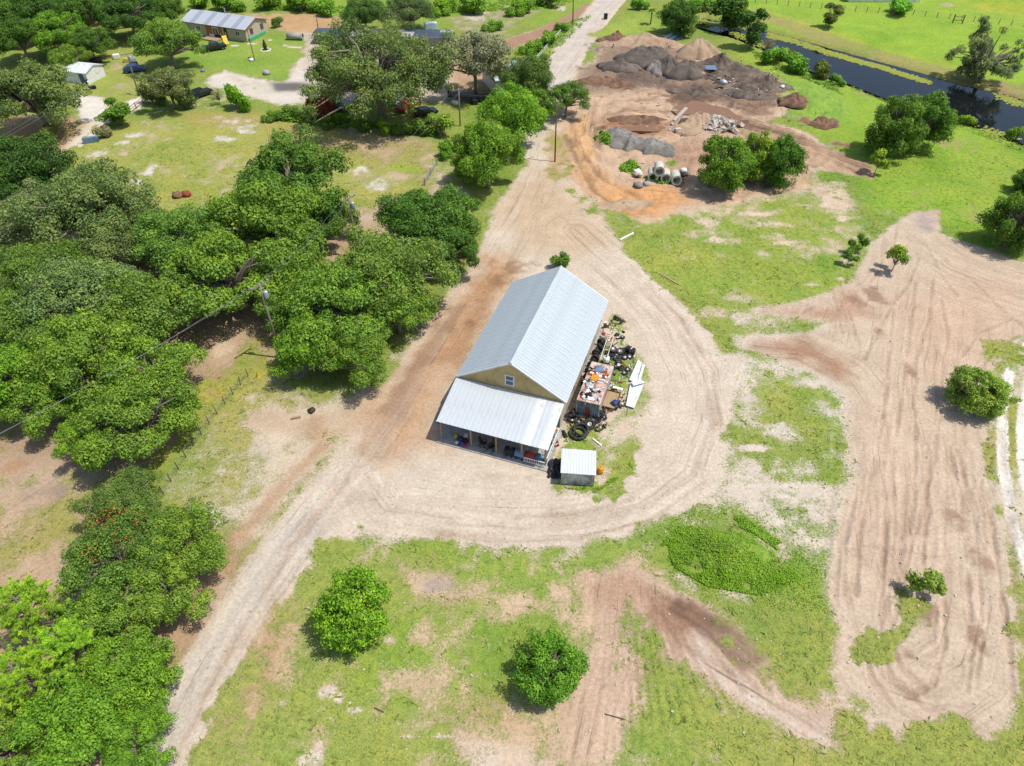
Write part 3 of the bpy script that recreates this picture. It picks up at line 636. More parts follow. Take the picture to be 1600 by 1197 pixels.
for i in range(30):     # loop road tyre lines
    o = random.uniform(-1, 1)
    base = [(620, 640), (560, 740), (600, 800), (700, 815), (800, 825), (900, 820), (1000, 795), (1080, 740), (1110, 660), (1100, 580), (1050, 500), (980, 430), (900, 360)]
    s = random.randint(0, 9); seg = base[s:s + random.randint(3, 5)]
    c = np.array([[845, 610]]); q = c + (np.array(seg) - c) * (1 + o * .10)
    rut([tuple(v) for v in q], random.uniform(.35, .7), .03, random.choice(((192, 172, 148), (184, 158, 130), (230, 216, 198))), .5, .7)
for i in range(12):
    o = random.uniform(-1, 1); base = [(240, 1230), (310, 1090), (380, 965), (450, 860), (540, 750), (620, 640), (690, 520), (760, 420), (820, 320), (850, 250)]
    s = random.randint(0, 6); rut([(x + o * 28 * (.5 + y / 1600), y) for x, y in base[s:s + 4]], random.uniform(.4, .9), .03, random.choice(((196, 180, 160), (184, 152, 122), (226, 214, 196))), .5, .6)
for px in ([(880, 210), (905, 260), (930, 300), (990, 340)], [(890, 190), (900, 230), (940, 280), (1000, 310)], [(900, 170), (960, 160), (1040, 150)], [(910, 130), (980, 140), (1060, 150)], [(930, 110), (1000, 105), (1040, 125)],
           [(1100, 165), (1180, 195), (1270, 230), (1350, 265)], [(1110, 175), (1190, 208), (1280, 245), (1345, 272)], [(1090, 180), (1170, 210), (1240, 240)], [(1200, 190), (1250, 215), (1310, 240)], [(1270, 260), (1300, 240), (1350, 250)],
           [(930, 160), (920, 200), (940, 240)], [(900, 220), (930, 190), (990, 165)], [(1040, 240), (1100, 230), (1180, 210)], [(1060, 290), (1080, 250), (1130, 225)], [(940, 180), (1000, 170), (1060, 178)]):
    rut(px, 1.0, .16, (118, 90, 72), .7, 1.2)
# --- relief
exc = poly([(905, 110), (960, 60), (1010, 45), (1080, 80), (1230, 130), (1260, 200), (1360, 270), (1150, 320), (1010, 350), (900, 290), (868, 240)], 3)
Z += n_c * .25 + n_a * .06 + exc * (fbm(X, Y, 3.0, 51, 5, .6) * 1.5)
Z += grass * n_b * .06
Z += blob(1140, 865, 105, 55, 1.2, .15) * 1.6 * poly([(1030, 790), (1300, 790), (1300, 960), (1030, 960)], 3)
Z += blob(1270, 160, 50, 32, 1.2, .3) * 1.6 + blob(945, 218, 14, 10, .8, .2) * .8
Z += RUT
CANAL = [(1085, 40), (1150, 58), (1205, 80), (1250, 105), (1330, 132), (1390, 156), (1480, 180), (1555, 208), (1620, 232), (1800, 300), (1830, 225), (1640, 165), (1560, 142), (1500, 130), (1440, 112), (1380, 96), (1300, 74), (1220, 52), (1150, 36), (1100, 26)]
csel = around(CANAL, 14); cd = np.full(NV, -99.); cd[csel] = sdist(CANAL, csel) + n_b[csel] * .8
Z = np.where(cd > -2.2, Z * sstep(-.0, -2.2, cd) - 1.3 * sstep(-1.6, 1.4, cd), Z)
put(sstep(-1.8, .2, cd), (120, 100, 70), .5, (150, 150, 80), k=.7)
lot = poly([(690, 745), (650, 690), (720, 570), (800, 420), (960, 470), (880, 770)], 1.5, .2)
Z *= 1 - lot * .85
mid_ = (grass > .12) & (Y < 150) & (grass < .99)
grass = np.where(mid_, np.clip(grass + n_c * .35 + n_a * 1.05 + n_b * .75 + n_d * .35 - .02, 0, 1), grass)
dry = np.clip(.5 + n_c * 1.2 + n_a * 1.3 - .35, 0, 1)[:, None] * np.where(Y < 130, 1, .55)[:, None]
gcol[:] = gcol * (1 - .5 * dry) + np.array(lin(178, 172, 92)) * .5 * dry
lush = np.clip(fbm(X, Y, 9., 71, 5, .6) * 2.6 + .1, 0, 1)[:, None]
gcol[:] = gcol * (1 - .45 * lush) + np.array(lin(96, 150, 44)) * .45 * lush
FA = X * .9 + .2 * Y; FL = Y.copy(); FS = np.zeros(NV)
def flow(px, m, k):
    p = pts(px); sel = m > .01; q = (X[sel], Y[sel]); bd = np.full(sel.sum(), 1e9); sg = np.zeros(sel.sum()); al = np.zeros(sel.sum()); L = 0
    for a, b in zip(p, p[1:]):
        d, t = seg_dist(q, *a, *b); ln = math.hypot(*(b - a)); u = d < bd
        cr = (b[0] - a[0]) * (q[1] - a[1]) - (b[1] - a[1]) * (q[0] - a[0])
        sg = np.where(u, np.sign(cr), sg); al = np.where(u, L + t * ln, al); bd = np.minimum(bd, d); L += ln
    FA[sel] = sg * bd + n_a[sel] * .8 + 300 + len(px) * 40; FL[sel] = al; FS[sel] = np.maximum(FS[sel] * (1 - m[sel]), m[sel] * k)
yard = road.copy()
flow([(240, 1230), (310, 1090), (380, 965), (450, 860), (540, 750), (620, 640), (690, 520), (760, 420), (820, 320), (850, 250), (872, 120), (925, 35), (1000, -50)], road * poly([(100, 1300), (420, 800), (600, 560), (760, 330), (860, 0), (1050, -60), (930, 100), (900, 300), (840, 420), (700, 600), (560, 800), (420, 1000), (300, 1300)], 1.5), .45)
flow([(560, 740), (600, 800), (700, 818), (800, 825), (900, 820), (1000, 795), (1080, 740), (1110, 660), (1100, 580), (1050, 500), (980, 430), (900, 360)], road * poly([(520, 760), (640, 740), (860, 770), (980, 740), (1040, 640), (1000, 520), (900, 420), (860, 330), (930, 330), (1080, 460), (1170, 560), (1170, 720), (1060, 830), (860, 870), (640, 850), (520, 860)], 1.5), .5)
gf = poly([(1365, 380), (1468, 328), (1640, 425), (1640, 545), (1545, 640), (1597, 1080), (1565, 1168), (1405, 1165), (1296, 1050), (1292, 940), (1345, 735), (1322, 620), (1160, 540), (1310, 500), (1180, 485), (1330, 440)], .6, .4)
flow([(1440, 330), (1425, 450), (1405, 600), (1425, 750), (1450, 880), (1450, 960)], gf, .45)
flow([(1320, 880), (1345, 990), (1390, 1060), (1460, 1085), (1520, 1050), (1540, 950), (1530, 830)], gf * poly([(1280, 900), (1400, 960), (1480, 900), (1620, 860), (1620, 1200), (1280, 1200)], 3), .5)
flow([(1440, 370), (1500, 410), (1560, 432), (1660, 460)], gf * poly([(1450, 350), (1660, 400), (1660, 500), (1520, 470), (1450, 420)], 2), .6)
flow([(1150, 530), (1250, 540), (1330, 580), (1400, 680)], gf * poly([(1150, 515), (1250, 505), (1350, 560), (1360, 640), (1250, 575), (1150, 560)], 1), .8)
flow([(1700, 500), (1592, 570), (1578, 640), (1578, 720), (1592, 810), (1640, 920)], stroke([(1640, 520), (1592, 570), (1578, 640), (1578, 720), (1592, 810), (1625, 900)], 3.4), .35)
flow([(965, 870), (1010, 950), (1110, 1010), (1230, 1080), (1370, 1160)], poly([(960, 880), (1060, 920), (1210, 1040), (1350, 1140), (1345, 1190), (1180, 1100), (1050, 1030), (990, 960)], 1), .9)
flow([(950, 880), (945, 950), (930, 1030), (900, 1100), (870, 1220)], poly([(905, 905), (985, 880), (1000, 960), (1010, 1020), (1000, 1100), (940, 1200), (860, 1200), (880, 1080), (930, 1000)], 1), .7)
exm = poly([(905, 110), (960, 60), (1010, 45), (1080, 80), (1230, 130), (1260, 160), (1365, 262), (1360, 278), (1250, 290), (1060, 330), (1010, 350), (960, 335), (900, 290), (868, 240), (880, 170)], .8)
flow([(920, 90), (905, 150), (890, 210), (915, 280), (980, 325), (1080, 330)], exm, .65)
flow([(900, 150), (980, 160), (1060, 165), (1150, 190), (1250, 222), (1370, 272)], exm * poly([(960, 130), (1060, 140), (1200, 180), (1370, 255), (1360, 290), (1200, 240), (1100, 215), (980, 190)], 2), .95)
FS *= (1 - .7 * lot) * (1 - .9 * np.clip(grass * 2, 0, 1))
lum_ = (soil @ np.array([.3, .55, .15]))[:, None]
soil[:] = soil * .9 + lum_ * np.array([1.03, .99, .93]) * .10
V = np.stack([X, Y, Z], 1)
ny, nx = SH
idx = np.arange(NV).reshape(ny, nx)
F = np.stack([idx[:-1, :-1].ravel(), idx[:-1, 1:].ravel(), idx[1:, 1:].ravel(), idx[1:, :-1].ravel()], 1)
gme = np_mesh('ground', V, F, {'soil': ('FLOAT_COLOR', np.concatenate([soil, grass[:, None]], 1)), 'gcol': ('FLOAT_COLOR', np.concatenate([gcol, np.ones((NV, 1))], 1)), 'flow': ('FLOAT_COLOR', np.stack([FA, FL, FS, np.ones(NV)], 1))}, smooth=True)
g_o = link('ground', gme, M['ground']); tag(g_o, kind='structure')

# ground lookups (nearest grid vertex)
g_ys = GY[:, 0]; g_w = np.clip(g_ys * .545 + 33.0, 34, 200); g_cs = GX[0] / g_w[0]
def g_index(x, y):
    r = np.clip(np.searchsorted(g_ys, y), 1, ny - 1); r = np.where(np.abs(g_ys[r - 1] - y) < np.abs(g_ys[r] - y), r - 1, r)
    c = np.clip(np.searchsorted(g_cs, x / g_w[r]), 1, nx - 1)
    return r * nx + c
def gz(x, y): return float(Z[g_index(np.array([x]), np.array([y]))[0]])

# canal water
wp = [P(x, y, -.35) for x, y in CANAL]
w_o = MB().prism([(p.x, p.y) for p in reversed(wp)], -.9, -.45).build('canal_water', M['water']); tag(w_o, kind='structure')

# ------------------------------------------------------------------ grass tufts and weeds
def tufts(name, n, xr, yr, weight, size, blades, label, cat):
    x = rng.uniform(*xr, n); y = rng.uniform(*yr, n)
    vis = np.abs(x) < (y * .545 + 36); x, y = x[vis], y[vis]
    gi = g_index(x, y); keep = rng.random(len(x)) < weight(gi, x, y); x, y, gi = x[keep], y[keep], gi[keep]
    m = len(x); z = Z[gi]; s = rng.uniform(size[0], size[1], m) * np.where(rng.random(m) < .12, 1.9, 1.0)
    vs = []; cs = []
    for b in range(blades):
        a = rng.uniform(0, 6.283, m); w = s * rng.uniform(.35, .6, m); lean = rng.uniform(.8, 1.6, m) * s
        dx, dy = np.cos(a), np.sin(a)
        ox = x + rng.normal(0, .35, m) * s; oy = y + rng.normal(0, .35, m) * s
        p0 = np.stack([ox - dy * w / 2, oy + dx * w / 2, z - .03], 1); p1 = np.stack([ox + dy * w / 2, oy - dx * w / 2, z - .03], 1)
        p2 = np.stack([ox + dx * lean, oy + dy * lean, z + s * rng.uniform(.15, .55, m)], 1)
        vs += [np.stack([p0, p1, p2], 1)]
        k = rng.uniform(.7, 1.55, (m, 1)); cs += [np.repeat((gcol[gi] * k)[:, None, :], 3, 1)]
    Vt = np.concatenate(vs).reshape(-1, 3); Ct = np.concatenate(cs).reshape(-1, 3)
    Ft = np.arange(len(Vt)).reshape(-1, 3)
    me = np_mesh(name, Vt, Ft, {'gcol': ('FLOAT_COLOR', np.concatenate([Ct, np.ones((len(Ct), 1))], 1))})
    o = link(name, me, M['tuft']); tag(o, label, cat, kind='stuff'); return o
patch = np.clip(.5 + (n_b * 1.6 + n_a), 0, 1)
tufts('grass_tufts', 330000, (-110, 110), (16, 120), lambda gi, x, y: np.clip(grass[gi] * 1.1 - .15, 0, 1) * (.25 + .75 * patch[gi]) * np.clip(60 / y, .25, 1), (.10, .24), 3, 'short grass and weeds growing in patches over the sandy ground', 'grass')
# ------------------------------------------------------------------ trees
def leaf_cloud(C, Rl, n, size, seed, up=.35, shell=(.62, 1.05), flat=1.0, lobes_tint=.5, thin=.62, droop=0.0):
    """n folded leaf sprays spread over the lobes (centres C, radii Rl)"""
    r = np.random.default_rng(seed)
    wts = Rl ** 2; li = r.choice(len(C), n, p=wts / wts.sum())
    d = r.normal(size=(n, 3)); d[:, 2] += .25; d /= np.linalg.norm(d, axis=1)[:, None]
    rad = Rl[li] * (shell[0] + (shell[1] - shell[0]) * r.random(n) ** .5)
    bump = 1 + .22 * np.sin(d[:, 0] * 7 + li) * np.cos(d[:, 1] * 8 + li * 2.1) + .1 * np.sin(d[:, 2] * 15 + li)
    p = C[li] + d * (rad * bump)[:, None] * np.array([1, 1, flat])
    nrm = d * .9 + r.normal(size=(n, 3)) * .45 + np.array([0, 0, up]); nrm /= np.linalg.norm(nrm, axis=1)[:, None]
    t = np.cross(nrm, r.normal(size=(n, 3))); t /= np.linalg.norm(t, axis=1)[:, None] + 1e-9
    b = np.cross(nrm, t); s = size * (.5 + 1.1 * r.random(n) ** 1.5)
    a = t * s[:, None] * .5; c = b * (s * thin)[:, None] * .5; f = nrm * (s * .18)[:, None]
    dz = np.array([0, 0, -1.0]) * (s * droop)[:, None]
    Vt = np.stack([p - a - f + dz * .5, p - c + f * .4, p + a - f + dz, p + c + f * .4], 1).reshape(-1, 3)
    lt = r.random(len(C)); tint = np.clip(.42 + lobes_tint * (lt[li] - .5) + r.normal(0, .17, n) + .10 * d[:, 2], 0, 1)  # random leaf and lobe tone; sunlit look put into the tint towards lobe tops
    return Vt, np.repeat(tint, 4)

def grow(seed, R, zc, vr, lobes, lobe_r, leaves, size, limb=True, low=-.35, gap=0.0, trunk_r=.32, shell=(.62, 1.05), flat=.85, thin=.62, droop=0.0, hollow=.55, tint=.5, limb_r=.12, irr=1.0):
    r = np.random.default_rng(seed); C = []; Rl = []; K = []
    nk = max(6, lobes // 5); k = 0
    while len(K) < nk and k < 4000:
        k += 1
        d = r.normal(size=3); d /= np.linalg.norm(d)
        if d[2] < low: continue
        q = hollow + (1 - hollow) * r.random() ** .5; az = math.atan2(d[1], d[0])
        env = 1 + irr * (.16 * math.sin(3 * az + seed) + .12 * math.sin(5 * az + 2 * seed)) + r.normal() * .05
        c = np.array([d[0] * R * .80 * env * q, d[1] * R * .80 * env * q, zc + d[2] * vr * .74 * q * r.uniform(.85, 1.12)])
        if any(np.linalg.norm((c - o) / np.array([1, 1, vr / R + .15])) < gap * .62 * R / math.sqrt(nk) * 1.9 for o in K): continue
        K.append(c)
    for i in range(lobes):
        c = K[i % len(K)]; lr = lobe_r * R * r.uniform(.55, 1.25)
        C.append(c + r.normal(0, 1, 3) * np.array([.12, .12, .075]) * R); Rl.append(lr)
    C = np.array(C); Rl = np.array(Rl)
    Vt, tt = leaf_cloud(C, Rl, leaves, size, seed + 5, shell=shell, flat=flat, thin=thin, droop=droop, lobes_tint=tint)
    me_c = np_mesh('crown', Vt, np.arange(len(Vt)).reshape(-1, 4), {'tint': ('FLOAT', tt)}); me_c.materials.append(M['leaf'])
    b = MB(); fork = Vector((r.normal() * .1 * R * .3, r.normal() * .1 * R * .3, zc - vr * .55))
    b.tube([(0, 0, -.3), (0, 0, fork.z * .5), fork], [trunk_r * 1.25, trunk_r, trunk_r * .85], 8)
    if limb:
        for i in range(len(C)):
            e = Vector(C[i]); mid = fork.lerp(e, .5) + Vector((0, 0, .12 * R + r.normal() * .04 * R)) + Vector(r.normal(size=3)) * .03 * R
            b.tube([fork, fork.lerp(mid, .55), mid, mid.lerp(e, .45), mid.lerp(e, .8)], [trunk_r * .5, limb_r * 1.6, limb_r, limb_r * .6, .02], 5, cap=False)
    me_t = b.mesh('trunk', True); me_t.materials.append(M['bark'])
    return me_t, me_c, R, zc
T = {}
T['oak'] = [grow(s, 6.0, 4.7, 3.9, 150, .165, 42000, .235, gap=.62) for s in (1, 2, 3, 4)]
T['oakfine'] = [grow(s, 6.0, 4.6, 4.0, 170, .155, 44000, .20, gap=.62) for s in (11, 12, 13)]
T['round'] = [grow(s, 3.9, 3.0, 3.2, 220, .17, 26000, .22, gap=.6, low=-.9, trunk_r=.2, hollow=.8, irr=.3, limb_r=.05, shell=(.5, 1.12)) for s in (22, 27)]
T['spread'] = [grow(31, 13.5, 7.2, 6.0, 230, .10, 60000, .30, gap=.62, low=-.3, trunk_r=.7, hollow=.6, limb_r=.17, flat=.75, shell=(.4, 1.15))]
T['airy'] = [grow(s, 5.0, 4.8, 4.0, 80, .16, 15000, .24, gap=.65, low=-.2, trunk_r=.26, limb_r=.10, shell=(.3, 1.2)) for s in (41, 42)]
T['droop'] = [grow(45, 5.0, 4.4, 4.6, 90, .12, 12000, .30, gap=.6, low=-.9, trunk_r=.26, limb_r=.09, shell=(.3, 1.2), droop=.6, thin=.4)]
T['sapling'] = [grow(s, 1.7, 1.7, 1.7, 16, .26, 1900, .24, gap=.7, low=-.7, trunk_r=.06, limb_r=.025, shell=(.3, 1.2)) for s in (51, 52)]
T['bush'] = [grow(s, 2.2, 1.1, 1.25, 26, .30, 5200, .24, gap=.5, low=-.3, trunk_r=.08, limb_r=.03) for s in (61, 62)]
T['bare'] = [grow(65, 2.0, 1.7, 1.7, 40, .16, 700, .16, gap=.5, low=-.4, trunk_r=.07, limb_r=.03, shell=(.3, 1.2))]
T['column'] = [grow(71, 2.0, 3.4, 3.6, 40, .38, 8000, .28, gap=.4, low=-.9, trunk_r=.15, limb_r=.05)]
def pine_proto(seed):
    r = np.random.default_rng(seed); R, zc, vr = 4.2, 7.0, 3.6
    vs, tt = [], []; b = MB(); b.tube([(0, 0, -.3), (.05, 0, 4), (.1, .1, 10.6)], [.24, .18, .04], 7)
    for i in range(70):
        z = r.uniform(3.8, 10.4); L = R * (1.05 - max(0, (z - 6) / 7)) * r.uniform(.5, 1.0); a = r.uniform(0, 6.283)
        e = Vector((math.cos(a) * L, math.sin(a) * L, z + L * .22)); s0 = Vector((.08, .05, z - .3))
        b.tube([s0, s0.lerp(e, .5) + Vector((0, 0, -.1)), e], [.06, .045, .015], 4, cap=False)
        for j in range(9):
            c = np.array(s0.lerp(e, r.uniform(.45, 1.05))) + r.normal(0, .28, 3); n = 42
            d = r.normal(size=(n, 3)); d[:, 2] += .9; d /= np.linalg.norm(d, axis=1)[:, None]
            t = np.cross(d, r.normal(size=(n, 3))); t /= np.linalg.norm(t, axis=1)[:, None]
            l = r.uniform(.22, .42, (n, 1)); w = .028
            q = np.stack([c - t * w, c + t * w, c + d * l + t * w * .6, c + d * l - t * w * .6], 1).reshape(-1, 3)
            vs.append(q); tt.append(np.full(len(q), np.clip(r.normal(.5, .2), 0, 1)))
    Vt = np.concatenate(vs); me_c = np_mesh('crown', Vt, np.arange(len(Vt)).reshape(-1, 4), {'tint': ('FLOAT', np.concatenate(tt))}); me_c.materials.append(M['leaf'])
    me_t = b.mesh('trunk', True); me_t.materials.append(M['bark']); return me_t, me_c, R, zc
T['pine'] = [pine_proto(81), pine_proto(82)]
def palm_proto():
    b = MB(); b.tube([(0, 0, -.2), (.05, 0, 2), (0, .05, 3.6)], [.2, .16, .17], 7); vs = []; fs = []; r = random.Random(4)
    V0 = []
    for i in range(26):
        a = r.uniform(0, 6.28); el = r.uniform(-.2, 1.1); L = r.uniform(1.4, 1.9)
        for k in range(6):
            t0, t1 = k / 6, (k + 1) / 6
            def pt(t, sgn):
                rr = L * t * math.cos(el * (1 - t)); z = 3.7 + L * t * math.sin(el) - 1.1 * t * t
                w = .22 * math.sin(math.pi * min(1, t + .08)) * sgn
                return (math.cos(a) * rr - math.sin(a) * w, math.sin(a) * rr + math.cos(a) * w, z - abs(w) * .5)
            V0 += [pt(t0, -1), pt(t0, 1), pt(t1, 1), pt(t1, -1)]
    me_c = np_mesh('crown', np.array(V0), np.arange(len(V0)).reshape(-1, 4), {'tint': ('FLOAT', np.random.default_rng(1).uniform(.3, .8, len(V0)))}); me_c.materials.append(M['leaf'])
    me_t = b.mesh('trunk', True); me_t.materials.append(M['bark']); return me_t, me_c, 1.8, 3.4
T['palm'] = [palm_proto()]
GREEN = lin(122, 160, 56); OAKG = lin(112, 150, 60); GREY = lin(122, 150, 82); DEEP = lin(92, 132, 48); VIV = lin(118, 164, 48); DARK = lin(80, 116, 46); PINEC = lin(156, 200, 60); SAGE = lin(132, 156, 98); BROWN = lin(150, 134, 112)
tcount = [0]; LB = 1.5
def tree(kind, cx, cy, rpx, col, label, cat='tree', name='oak_tree', zs=1.0, group=None, var=None):
    tcount[0] += 1; i = tcount[0]; protos = T[kind]
    mt, mc, R0, ZC = protos[(i if var is None else var) % len(protos)]
    s = 1.0
    for _ in range(6):
        zc = ZC * s * zs; s = rpx * depth(cx, cy, zc) / FPX / R0
    p = P(cx, cy, ZC * s * zs); r = random.Random(i)
    e = empty(name, (p.x, p.y, gz(p.x, p.y) - .02), r.uniform(0, 6.283), label=label, cat=cat, group=group)
    k = r.uniform(.93, 1.07)
    for nm, me in (('trunk', mt), ('crown', mc)):
        o = link(nm, me, None, e); o.scale = (s, s, s * zs)
        o.color = (col[0] * k * LB * .97 * r.uniform(.93, 1.07), col[1] * k * LB * .91, col[2] * k * LB * 1.05, 1)
    return e
G1 = 'oaks of the dense western wood'; L1 = 'live oak within the dense wood along the left edge'
G2 = 'trees of the far wood in the top left corner'; L2 = 'dark green tree in the far wood at top left corner'
# solitary trees
tree('round', 552, 950, 62, lin(126, 172, 44), 'round bright green tree on grass at bottom centre left, beside the sand road', name='round_tree', var=0, zs=1.1)
tree('round', 858, 1043, 57, lin(108, 156, 46), 'round green tree at bottom centre, right of the brighter round tree', name='round_tree', var=1)
tree('round', 1527, 612, 46, lin(138, 172, 66), 'round loose green tree beside the white lime track at right', name='round_tree', var=0, zs=.9)
tree('sapling', 1450, 908, 29, lin(150, 178, 66), 'small spindly tree in the middle of the lower graded dirt field', name='sapling')
tree('sapling', 1403, 402, 21, lin(132, 170, 56), 'thin sapling standing on the upper graded dirt field', name='sapling', zs=1.3)
tree('sapling', 1342, 380, 16, lin(110, 150, 46), 'narrow sapling on the grass edge of the upper graded field', name='sapling', zs=1.2)
tree('sapling', 1328, 402, 14, lin(104, 144, 44), 'low dark sapling just below the narrow one at graded field edge', name='sapling')
tree('round', 1130, 258, 42, lin(108, 152, 48), 'left of three round trees beside the concrete pipes', name='round_tree', var=0, zs=1.3)
tree('round', 1182, 246, 36, lin(130, 168, 52), 'yellowish middle one of three round trees beside the concrete pipes', name='round_tree', var=1, zs=1.3)
tree('round', 1222, 254, 37, lin(98, 142, 46), 'dark right one of three round trees beside the concrete pipes', name='round_tree', var=0, zs=1.3)
tree('round', 1402, 200, 44, lin(106, 144, 50), 'left half of the large double tree near the canal bank', name='round_tree', var=1, zs=1.3)
tree('round', 1446, 192, 42, lin(102, 142, 48), 'right half of the large double tree near the canal bank', name='round_tree', var=0, zs=1.3)
tree('sapling', 1374, 252, 16, lin(140, 176, 54), 'yellow green sapling in front of the double tree by the canal', name='sapling', zs=1.3)
tree('round', 1590, 345, 45, lin(98, 140, 48), 'dark round tree cut by the right edge above the graded field', name='round_tree', var=1, zs=1.3)
tree('round', 1612, 282, 26, DEEP, 'small dark tree at right edge behind the larger round one', name='round_tree', var=0)
tree('droop', 1552, 78, 56, lin(120, 142, 84), 'large drooping grey green tree leaning over the canal', name='willow_tree')
tree('column', 1300, 22, 15, lin(116, 132, 62), 'narrow leaning conifer in the pasture beyond the canal', name='conifer_tree', zs=.75)
tree('bush', 1398, 13, 27, lin(124, 184, 56), 'wide flat bright bush by the pasture fence', 'bush', 'bush', zs=.7)
tree('round', 1063, 28, 32, lin(86, 128, 48), 'dark round tree at the head of the canal near the dirt road', name='round_tree', zs=1.0, var=0)
tree('column', 1178, 42, 23, lin(82, 124, 46), 'tall dark tree on the near canal bank', name='bank_tree', zs=.85)
tree('column', 1150, 6, 34, lin(84, 122, 44), 'dark tree at top edge beyond the canal head', name='bank_tree', zs=.6)
tree('bare', 1200, 72, 15, lin(150, 146, 116), 'bare grey shrub beside the tall dark bank tree', 'shrub', 'bare_shrub')
tree('bush', 1228, 76, 18, lin(124, 128, 60), 'olive shrub on the near bank beside bare grey shrub', 'bush', 'bush')
tree('bush', 1290, 107, 19, lin(110, 134, 56), 'dark olive bush on the near canal bank above the grassy mound', 'bush', 'bush', zs=1.2)
tree('bush', 1308, 125, 13, lin(120, 170, 62), 'small light green bush below the dark olive canal bush', 'bush', 'bush')
tree('bush', 1250, 98, 26, lin(118, 172, 52), 'lush green scrub on the near canal bank above the dark soil', 'bush', 'bush', zs=.8)
tree('bush', 1214, 88, 26, lin(124, 176, 54), 'lush green scrub below the bare grey shrub at canal', 'bush', 'bush', zs=.8)
tree('sapling', 1397, 148, 8, lin(150, 184, 66), 'tiny upright sapling at the water edge above the double tree', name='sapling')
tree('bush', 1512, 188, 14, lin(150, 186, 44), 'yellow green bush at the near canal edge right of the double tree', 'bush', 'bush')
tree('bush', 1597, 202, 16, lin(118, 160, 54), 'green bush at the canal edge cut by the right border', 'bush', 'bush', zs=1.3)
tree('palm', 1019, 16, 11, lin(150, 172, 70), 'small palm on the verge right of the far dirt road', name='palm_tree')
tree('bush', 868, 407, 19, lin(96, 140, 48), 'dark green bush peeking out behind the ridge of the main building', 'bush', 'bush')
tree('bush', 1000, 8, 14, lin(130, 180, 56), 'light bush at the top edge beside the far dirt road', 'bush', 'bush')
tree('bush', 1105, 10, 26, lin(122, 178, 52), 'low lush scrub at top edge between the two dark canal trees', 'bush', 'bush', zs=.7)
# trees along the middle road
tree('spread', 588, 114, 126, lin(112, 140, 72), 'huge spreading live oak with pale bare limbs over parked vehicles', name='live_oak', zs=1.1)
tree('airy', 742, 90, 60, lin(138, 150, 112), 'open grey green oak right of the huge spreading oak', name='oak_tree')
tree('oakfine', 828, 126, 44, lin(108, 142, 64), 'dense oak in front of the light blue roof by the road', name='oak_tree', zs=1.3)
tree('airy', 885, 152, 36, lin(104, 144, 54), 'small oak overhanging the dirt road at the lone roadside pole', name='oak_tree', zs=.9)
tree('oakfine', 786, 112, 34, lin(126, 150, 78), 'thin grey oak in front of the light blue roof', name='oak_tree')
tree('oak', 800, 178, 56, lin(120, 168, 50), 'bright green oak beside the road above the yard entrance', name='oak_tree', zs=1.3)
tree('oak', 762, 240, 58, lin(124, 172, 52), 'bright green oak lowest of the roadside clump, next to the field gate', name='oak_tree', zs=1.3)
tree('oak', 838, 165, 36, lin(116, 158, 52), 'oak at the road edge between dense oak and bright oak', name='oak_tree', var=2)
tree('oak', 735, 262, 30, lin(118, 160, 56), 'small bright oak at foot of the roadside clump beside the gate', name='oak_tree', var=0)
tree('bush', 688, 200, 26, lin(140, 172, 62), 'light green bush under the guyed utility pole', 'bush', 'bush', zs=1.2)
tree('bush', 694, 234, 17, lin(110, 160, 48), 'round dark green bush left of the roadside clump', 'bush', 'bush', zs=1.2)
tree('bush', 722, 222, 20, lin(130, 160, 70), 'olive bush squeezed between utility pole and roadside oaks', 'bush', 'bush')
tree('bush', 597, 198, 14, lin(136, 184, 46), 'small bright green bush in front of the spreading oak', 'bush', 'bush', zs=1.5)
tree('bush', 535, 188, 12, lin(124, 170, 48), 'small green bush in front of the rusty dumpster, to its right', 'bush', 'bush', zs=1.3)
for i, (x, y, r) in enumerate(((450, 176, 18), (478, 182, 16), (512, 190, 16), (560, 196, 16), (630, 204, 16), (660, 196, 20), (424, 182, 14))):
    tree('bush', x, y, r, lin(112, 154, 52), 'low green hedge shrub along the edge of the field below the spreading oak', 'shrub', 'hedge_shrub', group='hedge shrubs below the spreading oak')
tree('oak', 570, 22, 40, lin(90, 126, 56), 'left of the dark oaks behind the long dark roof at top', name='oak_tree', zs=.9)
tree('oakfine', 640, 20, 42, lin(104, 132, 74), 'grey green right oak behind the long dark roof at top', name='oak_tree', zs=.9)
tree('bush', 437, 36, 11, lin(110, 150, 60), 'small bush beside the mobile home end wall', 'bush', 'bush', zs=1.2)
# around the home
tree('oakfine', 262, 66, 52, lin(122, 156, 62), 'rounded tree shading the black pickup by the mobile home', name='oak_tree')
tree('airy', 262, 132, 40, lin(124, 142, 84), 'grey green tree with pale stems beside the far utility pole', name='oak_tree')
tree('bush', 235, 150, 20, lin(120, 142, 76), 'grey green bush left of the pale stemmed tree', 'bush', 'bush', zs=1.4)
tree('bush', 285, 150, 22, lin(112, 136, 70), 'grey green bush right of the pale stemmed tree', 'bush', 'bush', zs=1.4)
tree('bush', 367, 155, 22, lin(124, 180, 42), 'bright green bush in front of the parked grey car', 'bush', 'bush', zs=1.5)
tree('bare', 340, 150, 15, lin(150, 148, 124), 'bare grey shrub left of the bright green bush', 'shrub', 'bare_shrub')
tree('column', 180, 174, 23, lin(112, 156, 50), 'upright green tree at the driveway gate', name='upright_tree', zs=.55)
tree('bush', 156, 206, 15, lin(150, 154, 104), 'grey shrub at foot of the upright driveway tree', 'shrub', 'shrub')
tree('oak', 52, 150, 72, lin(118, 142, 76), 'large grey green oak left of the pale driveway', name='oak_tree')
tree('bush', 90, 205, 22, lin(130, 146, 80), 'dull bush under the large oak left of the driveway', 'bush', 'bush')
